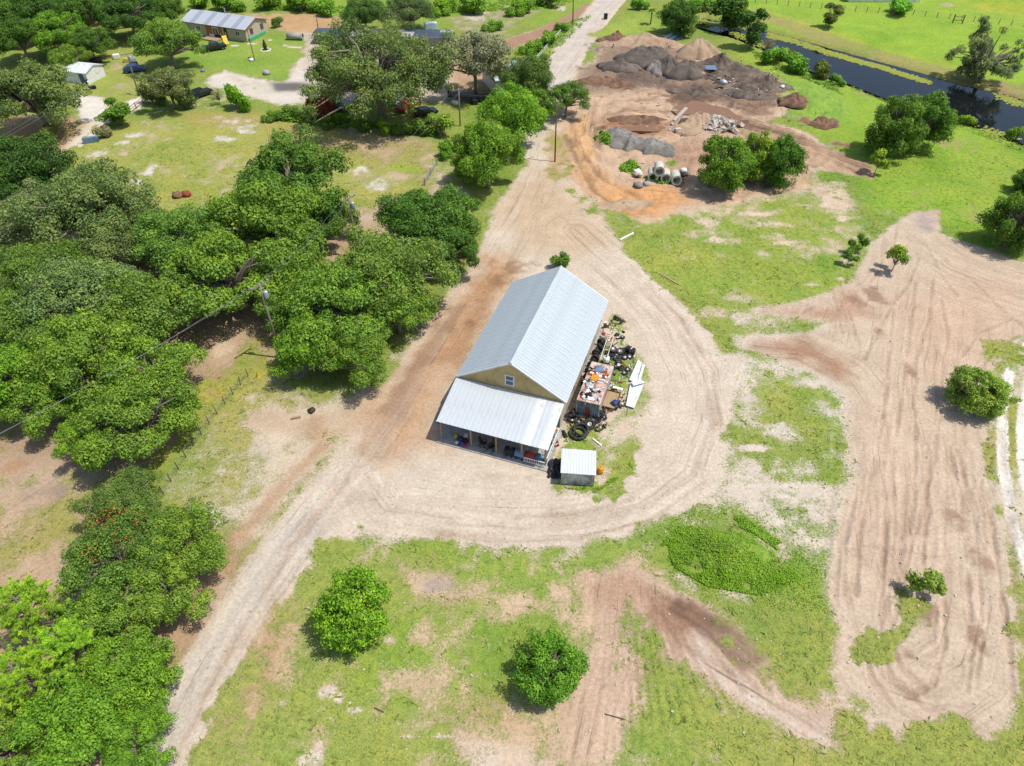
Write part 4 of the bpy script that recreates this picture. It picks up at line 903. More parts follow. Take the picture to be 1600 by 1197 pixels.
for x, y, r, c, lb in ((30, 62, 44, DEEP, 'deep green tree at left edge of the far wood, above the large grey oak'), (85, 50, 44, VIV, 'brightest green tree of the far wood at top left'), (140, 68, 36, DEEP, 'deep green tree of the far wood directly behind the white shed'), (60, 18, 46, DARK, 'dark tree near the top edge above the brightest far wood tree'), (130, 22, 46, DEEP, 'deep green tree at the top edge in the middle of the far wood'), (200, 25, 44, DARK, 'dark tree of the far wood left of the rounded pickup tree'), (250, 14, 36, DEEP, 'easternmost deep green tree of the far wood, next to the mobile home'), (10, 20, 46, DEEP, 'deep green tree in the very top left corner'), (105, 92, 30, GREEN, 'small green tree of the far wood touching the white shed roof'), (180, -4, 40, DARK, 'dark tree cut by the top edge left of the easternmost far tree'), (90, -10, 44, DARK, 'dark tree cut by the top edge near the corner tree')):
    tree('oak', x, y, r, c, lb, name='oak_tree', group=G2)
for x, y, r in ((300, 4, 26), (352, 6, 26), (410, 2, 26), (470, 6, 28), (520, 10, 24), (690, 10, 24), (745, 2, 30), (810, 12, 22), (860, 2, 24), (770, 40, 16), (850, 62, 20), (830, 75, 18), (880, 44, 14)):
    tree('bush', x, y, r, lin(124, 172, 50), 'rank bright green scrub along the top edge left of the dirt road', 'scrub', 'scrub', zs=.8, group='scrub along the top edge')
# western wood
tree('oak', 456, 288, 96, DEEP, 'deep green oak north of the upper yard utility pole', name='oak_tree', var=0)
tree('oak', 418, 350, 102, GREEN, 'broad green oak left of the upper yard utility pole', name='oak_tree', var=1)
tree('oak', 350, 428, 98, GREEN, 'green oak left of the lower yard utility pole', name='oak_tree', var=2)
tree('oak', 455, 425, 66, GREEN, 'green oak between the two yard utility poles', name='oak_tree', var=3)
tree('oak', 500, 345, 50, DEEP, 'dark oak directly beside the upper yard utility pole', name='oak_tree', var=2)
tree('oakfine', 290, 378, 82, OAKG, 'grey green oak next to the yellow weeds of the field', name='oak_tree')
tree('oak', 45, 262, 72, DARK, 'dark oak at left edge below the pale driveway', name='oak_tree', var=3)
WEST = ((140, 330, 86, GREY, 'oakfine', 'broad grey mossy oak at the north of the western wood beside the field'), (40, 350, 64, SAGE, 'oakfine', 'palest sage green oak at the left edge of the western wood'), (205, 365, 62, GREY, 'oakfine', 'grey mossy oak at the field corner of the western wood'), (60, 425, 62, OAKG, 'oakfine', 'olive oak just below the palest sage oak at left edge'),
        (130, 470, 84, GREY, 'oakfine', 'large grey mossy oak in the middle of the western wood'), (225, 490, 78, OAKG, 'oak', 'olive oak at the litter clearing on the wood\'s right side'), (40, 510, 76, OAKG, 'oakfine', 'olive oak at left edge below the large grey mossy oak'), (130, 560, 84, GREEN, 'oak', 'broad green oak in the southern middle of the western wood'), (235, 580, 70, GREEN, 'oak', 'green oak at the yellow grass strip of the western wood'), (15, 600, 70, VIV, 'oak', 'brightest green oak at left edge of the western wood'), (70, 620, 56, GREEN, 'oak', 'smaller green oak beside the brightest left edge oak'))
for x, y, r, c, k, lb in WEST: tree(k, x, y, r * 1.13, c, lb, name='oak_tree', group=G1)
tree('oak', 215, 652, 86, GREEN, 'bright oak at the southern tip of the western wood near the wire fence', name='oak_tree', var=2)
tree('oak', 140, 680, 56, VIV, 'low bright oak at the bottom of the western wood beside bare soil', name='oak_tree', var=0)
# row west of the building
tree('oakfine', 668, 348, 80, DEEP, 'dark northern oak of the row west of the main building', name='oak_tree')
tree('oak', 700, 388, 54, DEEP, 'eastern oak of the row, nearest the back of the main building', name='oak_tree', var=1)
tree('oakfine', 604, 428, 94, lin(130, 160, 66), 'pale topped oak in middle of the row west of the building', name='oak_tree')
tree('oak', 545, 475, 92, GREEN, 'broad oak beside the lower utility pole in the building row', name='oak_tree', var=2)
tree('oak', 478, 478, 62, GREEN, 'oak overhanging the lower yard utility pole on its east side', name='oak_tree', var=1)
tree('oak', 620, 485, 58, GREEN, 'oak at the track side of the row west of the building', name='oak_tree', var=3)
tree('oak', 490, 538, 68, VIV, 'bright oak at the southwest end of the building row', name='oak_tree', var=0)
tree('oak', 555, 555, 62, GREEN, 'southernmost oak of the building row, casting shade on sand', name='oak_tree', var=1)
# bottom left clump
tree('oakfine', 190, 788, 60, lin(112, 146, 66), 'dull green oak at the top of the bottom left clump', name='oak_tree')
tree('oakfine', 285, 850, 76, GREEN, 'oak nearest the sand road in the bottom left clump', name='oak_tree')
oo = tree('oakfine', 195, 865, 84, OAKG, 'oak with orange dying leaves in the bottom left clump', name='oak_tree')
tree('oak', 262, 925, 72, GREEN, 'green oak leaning over the road verge below the orange leaved oak', name='oak_tree', var=0)
tree('oak', 175, 965, 80, GREEN, 'green oak in the middle of the bottom left clump', name='oak_tree', var=2)
tree('oak', 195, 1060, 78, VIV, 'bright oak low in the bottom left clump at the road', name='oak_tree', var=3)
tree('oak', 110, 1130, 90, VIV, 'bright oak at the bottom edge left of the road', name='oak_tree', var=1)
tree('oak', 215, 1165, 62, VIV, 'bright oak at the very bottom edge beside the road', name='oak_tree', var=0)
tree('oak', 15, 1160, 70, GREEN, 'green oak filling the bottom left corner', name='oak_tree', var=2)
tree('pine', 45, 955, 62, PINEC, 'upper yellow green pine at left edge of bottom left clump', name='pine_tree')
tree('pine', 112, 1010, 56, PINEC, 'right yellow green pine in the bottom left clump', name='pine_tree')
tree('pine', 40, 1060, 62, PINEC, 'lower yellow green pine at left edge with bare grey snag', name='pine_tree')
# orange dying leaf sprays are part of that oak
r_ = np.random.default_rng(9); Co = np.array([(1.5, -1, 8.2), (-1, 1.6, 8.3), (2.6, 2.0, 7.4), (0.2, 3.2, 7.6), (-2.2, -1.5, 7.8)]); 
Vo, to = leaf_cloud(Co, np.array([1.5, 1.6, 1.2, 1.3, 1.2]), 520, .18, 99)
ol = link('dead_leaves', np_mesh('dead_leaves', Vo, np.arange(len(Vo)).reshape(-1, 4), {'tint': ('FLOAT', to)}), M['leaf'], oo); ol.color = (*lin(200, 130, 80), 1)
ol.scale = oo.children[0].scale; ol["label"] = 'orange dead leaf sprays'

# rank weeds as one mass
def weeds(name, regions, n, size, col, label):
    vs, tt = [], []; r = np.random.default_rng(len(name) + n)
    for px, cnt, h in regions:
        p = pts(px); lo, hi = p.min(0), p.max(0); q = r.uniform(lo, hi, (cnt * 3, 2)); ins = np.zeros(len(q), bool)
        for i in range(len(p)):
            a, b = p[i], p[(i + 1) % len(p)]; c = (a[1] > q[:, 1]) != (b[1] > q[:, 1])
            ins ^= c & (q[:, 0] < (b[0] - a[0]) * (q[:, 1] - a[1]) / (b[1] - a[1] + 1e-12) + a[0])
        q = q[ins][:cnt]; den = fbm(q[:, 0], q[:, 1], 1.6, 5, 3); q = q[den > -.10]; den = den[den > -.10]
        z = Z[g_index(q[:, 0], q[:, 1])]; c = np.stack([q[:, 0], q[:, 1], z + h * (.25 + np.clip(den + .2, 0, .6) * 1.5) * r.random(len(q))], 1)
        m = len(c); nr = r.normal(size=(m, 3)) * .45 + np.array([.15, 0, 1.0]); nr /= np.linalg.norm(nr, axis=1)[:, None]
        t = np.cross(nr, r.normal(size=(m, 3))); t /= np.linalg.norm(t, axis=1)[:, None]; b = np.cross(nr, t); s = size * r.uniform(.6, 1.5, (m, 1))
        vs.append(np.stack([c - t * s * .5 - nr * s * .12, c - b * s * .3, c + t * s * .5 - nr * s * .12, c + b * s * .3], 1).reshape(-1, 3)); tt.append(np.repeat(np.clip(r.normal(.55, .22, m) + den * .5, 0, 1), 4))
    Vt = np.concatenate(vs); o = link(name, np_mesh(name, Vt, np.arange(len(Vt)).reshape(-1, 4), {'tint': ('FLOAT', np.concatenate(tt))}), M['leaf']); o.color = (*col, 1)
    tag(o, label, 'weeds', kind='stuff'); return o
weeds('weed_mound', [([(1050, 846), (1085, 824), (1150, 838), (1218, 872), (1232, 900), (1186, 918), (1116, 906), (1062, 880)], 7000, .25), ([(1034, 850), (1062, 822), (1085, 822), (1068, 850), (1110, 890), (1180, 908), (1232, 885), (1252, 905), (1190, 932), (1105, 918), (1055, 888)], 12000, .4), ([(1130, 800), (1165, 808), (1225, 850), (1215, 860), (1150, 822)], 2500, .4), ([(1030, 830), (1090, 785), (1170, 795), (1290, 880), (1300, 960), (1180, 950), (1050, 910)], 5000, .2)], 1, .14, lin(140, 186, 56), 'dense bright green weeds covering the low mound')
weeds('bank_weeds', [([(1175, 80), (1235, 108), (1300, 128), (1320, 150), (1260, 125), (1185, 100)], 5000, .9), ([(1330, 132), (1400, 158), (1480, 183), (1560, 210), (1610, 232), (1600, 240), (1480, 192), (1330, 140)], 4000, .5)], 2, .26, lin(138, 178, 70), 'lush bright weeds along the near canal bank')
weeds('roadside_weeds', [([(800, 85), (850, 55), (900, 30), (925, 25), (880, 70), (850, 100)], 5000, .8), ([(400, 8), (560, 12), (560, 24), (480, 18), (400, 16)], 4000, 1.2), ([(680, 0), (900, 0), (870, 14), (760, 18), (690, 22)], 6000, 1.0), ([(440, 172), (560, 188), (680, 205), (690, 215), (560, 205), (440, 190)], 6000, .8), ([(928, 215), (940, 208), (955, 218), (955, 228), (938, 228)], 900, .7), ([(968, 262), (985, 250), (1002, 262), (998, 274), (972, 274)], 1200, .8), ([(1005, 278), (1030, 270), (1060, 284), (1035, 290)], 1200, .5)], 3, .34, lin(128, 178, 52), 'rank green weeds along the road and field edges')
weeds('yard_weeds', [([(880, 690), (930, 590), (945, 560), (960, 580), (930, 660), (915, 695)], 1600, .25), ([(878, 762), (940, 762), (985, 722), (990, 735), (930, 770)], 1500, .3), ([(930, 560), (955, 500), (975, 530), (960, 570)], 900, .25)], 4, .2, lin(134, 178, 48), 'green weeds between the scrap beside the main building')
# floating lily pads
lp = []
path = [(1205, 52), (1240, 60), (1300, 80), (1340, 92), (1385, 104), (1420, 116), (1460, 128)]
LV, LF = [], []; rr = random.Random(3)
def pad(x, y, r):
    b = len(LV); a0 = rr.uniform(0, 6.28)
    LV.append((x, y, -.43 + rr.uniform(0, .05)))
    for k in range(8): LV.append((x + r * math.cos(a0 + k * .74), y + r * math.sin(a0 + k * .74), -.43 + rr.uniform(.0, .05)))
    for k in range(7): LF.append((b, b + 1 + k, b + 2 + k))
for i in range(2600):
    t = rr.random() * (len(path) - 1); k = int(t); f = t - k
    p = P(path[k][0] * (1 - f) + path[k + 1][0] * f, path[k][1] * (1 - f) + path[k + 1][1] * f)
    w = rr.random() ** 1.4 * 3.4 * (1 - .5 * (t / 6)) + .2; pad(p.x - .35 * w + rr.gauss(0, .3), p.y - .95 * w + 1.6 + rr.gauss(0, .3), rr.uniform(.18, .42))
for (x0, y0, x1, y1, n) in ((1565, 148, 1600, 160, 220), (1530, 200, 1575, 208, 130), (1090, 30, 1160, 42, 500), (1140, 45, 1200, 72, 180)):
    for i in range(n):
        f = rr.random(); p = P(x0 + (x1 - x0) * f, y0 + (y1 - y0) * f); pad(p.x + rr.gauss(0, .8), p.y + rr.gauss(0, .9), rr.uniform(.18, .42))
lo_ = link('lily_pads', np_mesh('lily_pads', np.array(LV), np.array(LF), {'tint': ('FLOAT', np.random.default_rng(2).uniform(.3, .8, len(LV)))}), M['leaf']); lo_.color = (*lin(176, 186, 84), 1)
tag(lo_, 'yellow green lily pads floating along the far canal bank', 'lily pads', kind='stuff')
# ------------------------------------------------------------------ main building
BU = Vector((.944, -.329, 0)).normalized(); BV = Vector((.329, .944, 0)).normalized(); BRZ = math.atan2(BU.y, BU.x)
B0 = Vector((-5.9, 54.4, 0))
bld = empty('metal_roofed_building', B0, BRZ, label='large tan building with grey metal gable roof in the sand yard', cat='building')
def loc(px, py, z):        # surveyed point in the building's own frame
    q = P(px, py, z) - B0; return Vector((q.dot(BU), q.dot(BV), z))
W_, L_, EZ, RZ_ = 12.15, 18.25, 4.5, 8.1
u0, u1, v0, v1 = .55, 11.6, .12, 17.95; um = (u0 + u1) / 2
def zr(u): return EZ + (RZ_ - EZ) * (1 - abs(u - W_ / 2) / (W_ / 2))
zt = zr(u0) - .12
gab = [(u0, v0, 0), (u1, v0, 0), (u1, v0, zt), (W_ / 2, v0, RZ_ - .15), (u0, v0, zt)]
MB().extr(gab, (0, .15, 0)).build('front_wall', M['tan_wall'], bld)
MB().extr([(x, v1, z) for x, y, z in gab], (0, -.15, 0)).build('back_wall', M['tan_wall'], bld)
for x in (u0, u1 - .15): MB().box2((x, v0 + .152, 0), (x + .15, v1 - .152, zt - .05)).build('side_wall', M['side_wall'], bld)
MB().box2((u0 + .01, v0 - .03, 0), (u1 - .01, v0 - .004, 3.9)).build('porch_wall_cladding', M['grey_wall'], bld)
# dark framed openings behind the porch and on the right wall
for a, b, h in ((2.2, 3.2, 2.1), (5.0, 8.6, 2.8)):
    MB().box2((a, v0 - .07, .12), (b, v0 - .032, h)).build('door', M['dark_wood'], bld)
for v in (4.5, 9.5, 13.5):
    w = MB().box2((u1 - .02, v, 1.4), (u1 + .04, v + 1.1, 2.5)).build('side_window', M['white'], bld); MB().box2((u1 + .041, v + .08, 1.48), (u1 + .05, v + 1.02, 2.42)).build('pane', M['glass'], w)
rf = MB()
sl = math.hypot(W_ / 2, RZ_ - EZ); ang = math.atan2(RZ_ - EZ, W_ / 2)
rf.extr([(0, 0, EZ - .1), (W_ / 2, 0, RZ_ - .1), (W_, 0, EZ - .1), (W_, 0, EZ - .18), (W_ / 2, 0, RZ_ - .2), (0, 0, EZ - .18)], (0, L_, 0))
roof = rf.build('roof', M['fascia'], bld)
pn = MB(); pw = .9125
def ribbed(w, L, ribs, h, t=.02):
    """sheet metal panel along +y, ribs along y"""
    m = MB(); prof = [(0, 0)]; st = w / ribs
    for i in range(ribs):
        c = (i + .5) * st; prof += [(c - .045, 0), (c - .018, h), (c + .018, h), (c + .045, 0)]
    prof += [(w, 0)]; b = len(m.v); n = len(prof)
    for y in (0, L): m.v += [(x, y, z) for x, z in prof]
    for i in range(n - 1): m.f.append((i, i + 1, n + i + 1, n + i))
    m.add([(0, 0, -t), (w, 0, -t), (w, L, -t), (0, L, -t)], [(3, 2, 1, 0)])
    return m
pm = ribbed(pw - .006, sl + .1, 2, .03).mesh('roof_panel'); pm.materials.append(M['roof_metal'])
for side in (0, 1):
    for i in range(20):
        o = link('roof_panel', pm, None, roof)
        if side == 0:   # left slope: panel y axis runs up from the left eave (+u)
            X_ = Vector((0, -1, 0)); Y_ = Vector((math.cos(ang), 0, math.sin(ang))); org = Vector((-.06, (i + 1) * pw - .003, EZ - .06 - .03))
        else:
            X_ = Vector((0, 1, 0)); Y_ = Vector((-math.cos(ang), 0, math.sin(ang))); org = Vector((W_ + .06, i * pw + .003, EZ - .06 - .03))
        Z_ = X_.cross(Y_); o.matrix_local = Matrix.Translation(org) @ Matrix((X_, Y_, Z_)).transposed().to_4x4()
cap = MB(); c_ = W_ / 2
cap.extr([(c_ - .2, -.03, RZ_ - .075), (c_, -.03, RZ_ + .05), (c_ + .2, -.03, RZ_ - .075), (c_, -.03, RZ_ + .02)], (0, L_ + .06, 0)).build('ridge_cap', M['roof_metal'], roof)
for s_ in (0, 1):   # rake trim
    for y in (-.05, L_ - .03):
        a = (0 if s_ == 0 else W_, y, EZ - .05); b = (c_, y, RZ_ - .05)
        MB().extr([a, b, (b[0], y, b[2] - .2), (a[0], y, a[2] - .2)], (0, .075, 0)).build('rake_trim', M['white'], roof)
# gable window
wc = Vector((loc(798, 588, 5.55).x, 0, 5.5)); wc.x = 5.95
win = MB()
for d in ((-.52, -.72, .52, -.60), (-.52, .60, .52, .72), (-.52, -.60, -.40, .60), (.40, -.60, .52, .60), (-.40, -.05, .40, .05)):
    win.box2((wc.x + d[0], v0 - .06, wc.z + d[1]), (wc.x + d[2], v0 - .004, wc.z + d[3]))
wo = win.build('gable_window', M['white'], bld)
for sx in (0, 1):
    for sz in (0, 1):
        for kz in (0, 1):
            x0 = wc.x - .39 + sx * .40; z0 = wc.z - .59 + sz * .65 + kz * .275
            MB().box2((x0, v0 - .03, z0), (x0 + .375, v0 - .006, z0 + .25)).build('pane', M['glass_blue'], wo)
# porch roof
PD, PZ0, PZ1 = 5.55, 4.25, 3.0
psl = math.hypot(PD, PZ0 - PZ1); pang = math.atan2(PZ0 - PZ1, PD)
prf = MB().extr([(-.0, -PD, PZ1 - .06), (-.0, .08, PZ0 - .06), (-.0, .08, PZ0 - .12), (-.0, -PD, PZ1 - .12)], (11.9, 0, 0)).build('porch_roof', M['white'], bld)
ppm = ribbed(.9225 - .006, psl + .05, 2, .05).mesh('porch_panel'); ppm.materials.append(M['porch_metal'])
ppw = ribbed(.9225 - .006, psl + .05, 2, .05).mesh('white_porch_panel'); ppw.materials.append(M['white_sheet'])
for i in range(13):
    o = link('porch_panel', ppw if i in (10, 12) else ppm, None, prf); o.location = (-.05 + i * .9225, -PD - .03, PZ1 - .038 + (.004 if i % 2 else 0)); o.rotation_euler = (pang, 0, 0)
MB().box2((0, -PD + .25, PZ1 - .36), (11.8, -PD + .42, PZ1 - .13)).build('porch_beam', M['wood'], bld)
for x in (.25, 3.6, 6.35, 9.1, 11.6): MB().box2((x - .08, -PD + .26, .12), (x + .08, -PD + .41, PZ1 - .362)).build('porch_post', M['wood'], bld)
for x in (1.5, 3.5, 5.5, 7.5, 9.5): MB().extr([(x, -PD + .1, PZ1 - .13), (x, 0, PZ0 - .16), (x, 0, PZ0 - .26), (x, -PD + .1, PZ1 - .24)], (.06, 0, 0)).build('rafter', M['wood'], bld)
MB().box2((-.15, -PD - .35, -.1), (12.0, v0 - .1, .12)).build('porch_slab', M['concrete'], bld)
MB().box2((u0 - .4, v0, -.1), (u1 + .4, v1 + .3, .06)).build('foundation', M['concrete'], bld)
# railing at the right end
rl = MB()
for z in (.35, 1.0): rl.box2((11.7, -PD + .5, z), (11.78, -.6, z + .08))
for i in range(22): rl.box2((11.72, -PD + .55 + i * .2, .43), (11.76, -PD + .60 + i * .2, 1.0))
rl.build('porch_railing', M['white'], bld)
rl = MB()
for z in (.3, .85): rl.box2((9.4, -PD + .0, z), (11.66, -PD + .07, z + .07))
for i in range(12): rl.box2((9.45 + i * .19, -PD + .01, .37), (9.5 + i * .19, -PD + .06, .85))
rl.build('porch_railing', M['white'], bld)

# ------------------------------------------------------------------ things on the porch
def bpos(u, v, z=0.0): return B0 + BU * u + BV * v + Vector((0, 0, z))
def drum(u, v, matname, label):
    e = empty('steel_drum', bpos(u, v, .12), BRZ, label=label, cat='drum')
    Mx = Matrix.Rotation(math.radians(90), 3, 'Y')
    prof = [(.0, -.5), (.40, -.5), (.43, -.47), (.42, -.2), (.45, -.17), (.42, -.14), (.42, .14), (.45, .17), (.42, .2), (.43, .47), (.40, .5), (.0, .5)]
    MB().lathe(prof, 18, Mx, (0, 0, .62), caps=False).build('shell', M[matname], e, smooth=True)
    cr = MB()
    for x in (-.3, .3): cr.box((x, 0, .1), (.08, .8, .2))
    cr.build('cradle', M['dark_wood'], e)
    MB().lathe([(.0, 0), (.06, 0), (.06, .04), (0, .04)], 8, None, (.1, 0, 1.04)).build('bung', M['steel'], e)
drum(7.75, -5.0, 'black', 'black drum lying leftmost in the row under the porch edge')
drum(8.85, -5.0, 'blue', 'pale blue drum lying beside the red drum under the porch edge')
drum(9.95, -5.0, 'red', 'red drum lying in the row under the porch edge')
drum(11.0, -4.9, 'teal', 'teal drum lying rightmost in the row under the porch edge')
def rocker(u, v, rz, label):
    e = empty('rocking_chair', bpos(u, v, .12), BRZ + rz, label=label, cat='chair')
    s = MB()
    for i in range(6): s.box((0, -.25 + i * .1, .42), (.55, .08, .03))
    s.build('seat', M['dark_wood'], e)
    b = MB()
    for i in range(5): b.box((-.22 + i * .11, .32 + .05, .85), (.07, .03, .8), M=Matrix.Rotation(-.2, 3, 'X'))
    b.box((0, .43, 1.25), (.6, .04, .1)); b.build('backrest', M['dark_wood'], e)
    for sx in (-.3, .3):
        MB().tube([(sx, -.5, .1), (sx, -.2, .03), (sx, .3, .03), (sx, .65, .14)], .03, 5).build('rocker', M['dark_wood'], e)
        MB().box((sx, -.05, .66), (.1, .6, .03)).build('armrest', M['dark_wood'], e)
        for y in (-.25, .25): MB().box((sx, y, .33), (.05, .05, .64)).build('leg', M['dark_wood'], e)
rocker(4.75, -4.75, 1.5, 'dark wooden rocking chair on the porch, facing right')
rocker(5.75, -4.95, -.3, 'dark wooden rocking chair on the porch next to the post')
def cushion(u, v, z, d, m, label, name='cloth_bundle', cat='bundle'):
    b = MB(); n, k = 10, 6
    prof = [(0, 0), (d * .8, .02), (d, d * .35), (d * .75, d * .8), (0, d * .95)]
    b.lathe(prof, 9, None, (0, 0, 0), caps=False); b.v = [(x * (1 + .2 * math.sin(y * 9 + u * 7)), y * (1 + .18 * math.cos(x * 11)), zz * (1 + .2 * math.sin(x * 8))) for x, y, zz in b.v]
    o = b.build(name, M[m], None, smooth=True); o.location = bpos(u, v, z); tag(o, label, cat)
cushion(1.55, -4.6, .12, .30, 'yellow', 'yellow bundle among the toys at left end of the porch')
cushion(2.15, -4.75, .12, .34, 'deepblue', 'dark blue bundle in the clutter at left end of the porch')
cushion(2.75, -4.9, .12, .36, 'maroon', 'maroon bundle in the clutter at left end of the porch')
cushion(2.55, -4.2, .12, .30, 'white', 'white bag behind the maroon bundle on the porch')
cushion(2.35, -5.45, .12, .24, 'purple', 'purple bundle at the front edge of the porch clutter')
cushion(3.0, -5.55, .12, .22, 'pink', 'pink bundle at the front edge of the porch clutter')
cushion(2.0, -5.35, .12, .2, 'white', 'small white bag beside the purple bundle on the porch')
# bench beside the left porch end
e = empty('work_bench', bpos(-.9, -1.8, 0), BRZ, label='dark low bench against the left side of the porch', cat='bench')
MB().box((0, 0, .62), (.7, 3.2, .06)).build('top', M['dark_wood'], e)
for y in (-1.45, 1.45): MB().box((0, y, .3), (.6, .08, .58)).build('leg', M['dark_wood'], e)
cushion(-.9, -2.9, .66, .2, 'purple', 'purple cloth on the dark bench left of the porch')

# ------------------------------------------------------------------ tyres
def tyre_mesh(R, r, w):
    b = MB(); n = 20
    prof = [(R - 2 * r, -w * .38), (R - r * .6, -w * .5), (R - .03, -w * .42), (R, -w * .3), (R, w * .3), (R - .03, w * .42), (R - r * .6, w * .5), (R - 2 * r, w * .38), (R - 2 * r + .03, 0), (R - 2 * r, -w * .38)]
    b.lathe(prof, n, None, (0, 0, 0), caps=False)
    for k in range(n):      # tread lugs
        a = 2 * math.pi * (k + .5) / n; b.box((math.cos(a) * (R + .005), math.sin(a) * (R + .005), (.16 if k % 2 else -.16) * w), (.03, R * .16, w * .5), a)
    return b.mesh('tyre', False)
def rim_mesh(R, r, w):
    q = R - 2 * r + .015; b = MB()
    b.lathe([(q, -w * .3), (q, w * .3), (q * .9, w * .3), (q * .75, w * .02), (q * .3, w * .1), (0.001, w * .1)], 14, None, (0, 0, 0), caps=False)
    return b.mesh('rim', True)
TM = {k: tyre_mesh(*v) for k, v in dict(car=(.34, .09, .22), truck=(.50, .12, .28), small=(.27, .08, .18)).items()}
RM = {k: rim_mesh(*v) for k, v in dict(car=(.34, .09, .22), truck=(.50, .12, .28), small=(.27, .08, .18)).items()}
for m in TM.values(): m.materials.append(M['rubber'])
for m in RM.values(): m.materials.append(M['rim'])
def tyre(px, py, z, kind, tilt, az, label, group, rim=False):
    p = P(px, py, z); e = empty('tyre', (p.x, p.y, z), az, label=label, cat='tyre', group=group)
    e.rotation_euler = (tilt, 0, az); link('casing', TM[kind], None, e)
    if rim: link('rim', RM[kind], None, e)
rr = random.Random(12)
LWALL = 'black tyre standing in the row against the right wall of the building'
for i in range(17):
    f = i / 16; u = u1 + .75 + rr.uniform(-.1, .12); v = 7.6 + f * 6.0
    p = bpos(u, v, .36); e = empty('tyre', p, BRZ, label=LWALL, cat='tyre', group='tyres along the building wall'); e.rotation_euler = (math.pi / 2 + rr.uniform(-.3, .2), 0, BRZ + rr.uniform(-.2, .2)); link('casing', TM['car' if i % 3 else 'truck'], None, e)
for i in range(9):
    p = bpos(u1 + .9 + rr.uniform(-.3, .4), 13.9 + rr.random() * 2.6, .3 + .25 * (i % 3)); e = empty('tyre', p, 0, label='black tyre in the tall heap at the back right corner of the building', cat='tyre', group='tyres at the back corner'); e.rotation_euler = (rr.uniform(.6, 1.5), 0, rr.uniform(0, 6)); link('casing', TM['truck' if i % 2 else 'car'], None, e)
LH = 'loose tyre in the scattered heap right of the rusty container'
for (x, y, z, k, t, rim) in ((958, 546, .5, 'truck', .2, 1), (952, 552, .14, 'truck', 0, 0), (970, 549, .4, 'truck', .3, 1), (966, 556, .14, 'truck', 0, 1), (984, 547, .5, 'truck', 1.2, 1), (989, 550, .5, 'truck', 1.2, 1), (975, 553, .15, 'car', .1, 0),
                             (976, 559, .12, 'car', .1, 1), (984, 557, .3, 'car', .5, 1), (964, 560, .12, 'truck', 0, 0), (967, 565, .14, 'car', .2, 1), (978, 546, .14, 'car', .0, 0), (955, 558, .12, 'car', 0, 0), (963, 573, .14, 'car', .3, 0), (971, 575, .3, 'car', .8, 0), (981, 578, .12, 'car', .1, 1), (976, 583, .12, 'car', .05, 1), (958, 575, .12, 'car', .2, 0)):
    tyre(x, y, z, k, t, rr.uniform(0, 6), LH, 'scattered tyres by the container', bool(rim))
tyre(964, 523, .14, 'small', .2, 0, 'small black tyre at the end of the wooden beam', None); tyre(973, 527, .14, 'small', 0, 1, 'small pale hubbed tyre right of the wooden beam end', None, True)
LF_ = 'black tyre in the heap before the grey container door'
for (x, y, z, k, t) in ((890, 648, .3, 'truck', .5), (898, 645, .5, 'truck', .9), (893, 655, .16, 'truck', .1), (903, 650, .4, 'car', .7), (905, 659, .2, 'truck', .2), (886, 651, .4, 'car', .8), (931, 652, .4, 'car', 1.0), (936, 648, .5, 'truck', 1.1), (942, 645, .4, 'car', .9), (944, 652, .2, 'car', .4), (934, 657, .2, 'car', .2)):
    tyre(x, y, z, k, t, rr.uniform(0, 6), LF_, 'tyres before the container')
def big_tyre(px, py, R, r, z, label, sx=1.0, sy=1.0, rz=0, tilt=0, rim=False):
    p = P(px, py, z); e = empty('tractor_tyre', (p.x, p.y, z), rz, label=label, cat='tyre'); e.rotation_euler = (tilt, 0, rz)
    MB().torus(R, r, n=30, m=10, sx=sx, sy=sy, sq=1.2).build('casing', M['rubber'], e, smooth=True)
    lg = MB()
    for k in range(30):
        a = 2 * math.pi * k / 30; lg.box((math.cos(a) * (R + r * .95) * sx, math.sin(a) * (R + r * .95) * sy, (.1 if k % 2 else -.1)), (.07, .09, .2), a + (.4 if k % 2 else -.4))
    lg.build('tread_lugs', M['rubber'], e)
    if rim: MB().lathe([(R * .55, -.05), (R * .55, .1), (R * .4, .1), (R * .12, .02), (.01, .02)], 14, caps=False).build('rim', M['rim'], e, smooth=True)
big_tyre(903, 677, .82, .15, .2, 'largest tractor tyre lying flat with grass inside', rz=.3)
big_tyre(908, 671, .74, .14, .42, 'tractor tyre leaning on the largest flat one', rz=.5, tilt=.22)
big_tyre(921, 663, .45, .2, .3, 'thick upright wheel with pale rim beside the flat tractor tyres', tilt=.5, rim=True)
big_tyre(937, 669, .52, .07, .1, 'thin oval rubber ring lying on bare sand', 1.0, .55, rz=.7)
big_tyre(966, 499, .55, .1, .45, 'large tyre leaning behind the white rack at the back corner', tilt=1.0, rz=2.4)
MB().box((0, 0, 0), (.35, 1.0, .25), .3).build('x', M['black'])
xo = bpy.data.objects['x']; xo.name = 'battery_box'; xo.location = P(882, 678, .15); xo.location.z = .13; tag(xo, 'black oblong box left of the largest tractor tyre', 'box'); m_ = xo.modifiers.new('bevel', 'BEVEL'); m_.width = .04

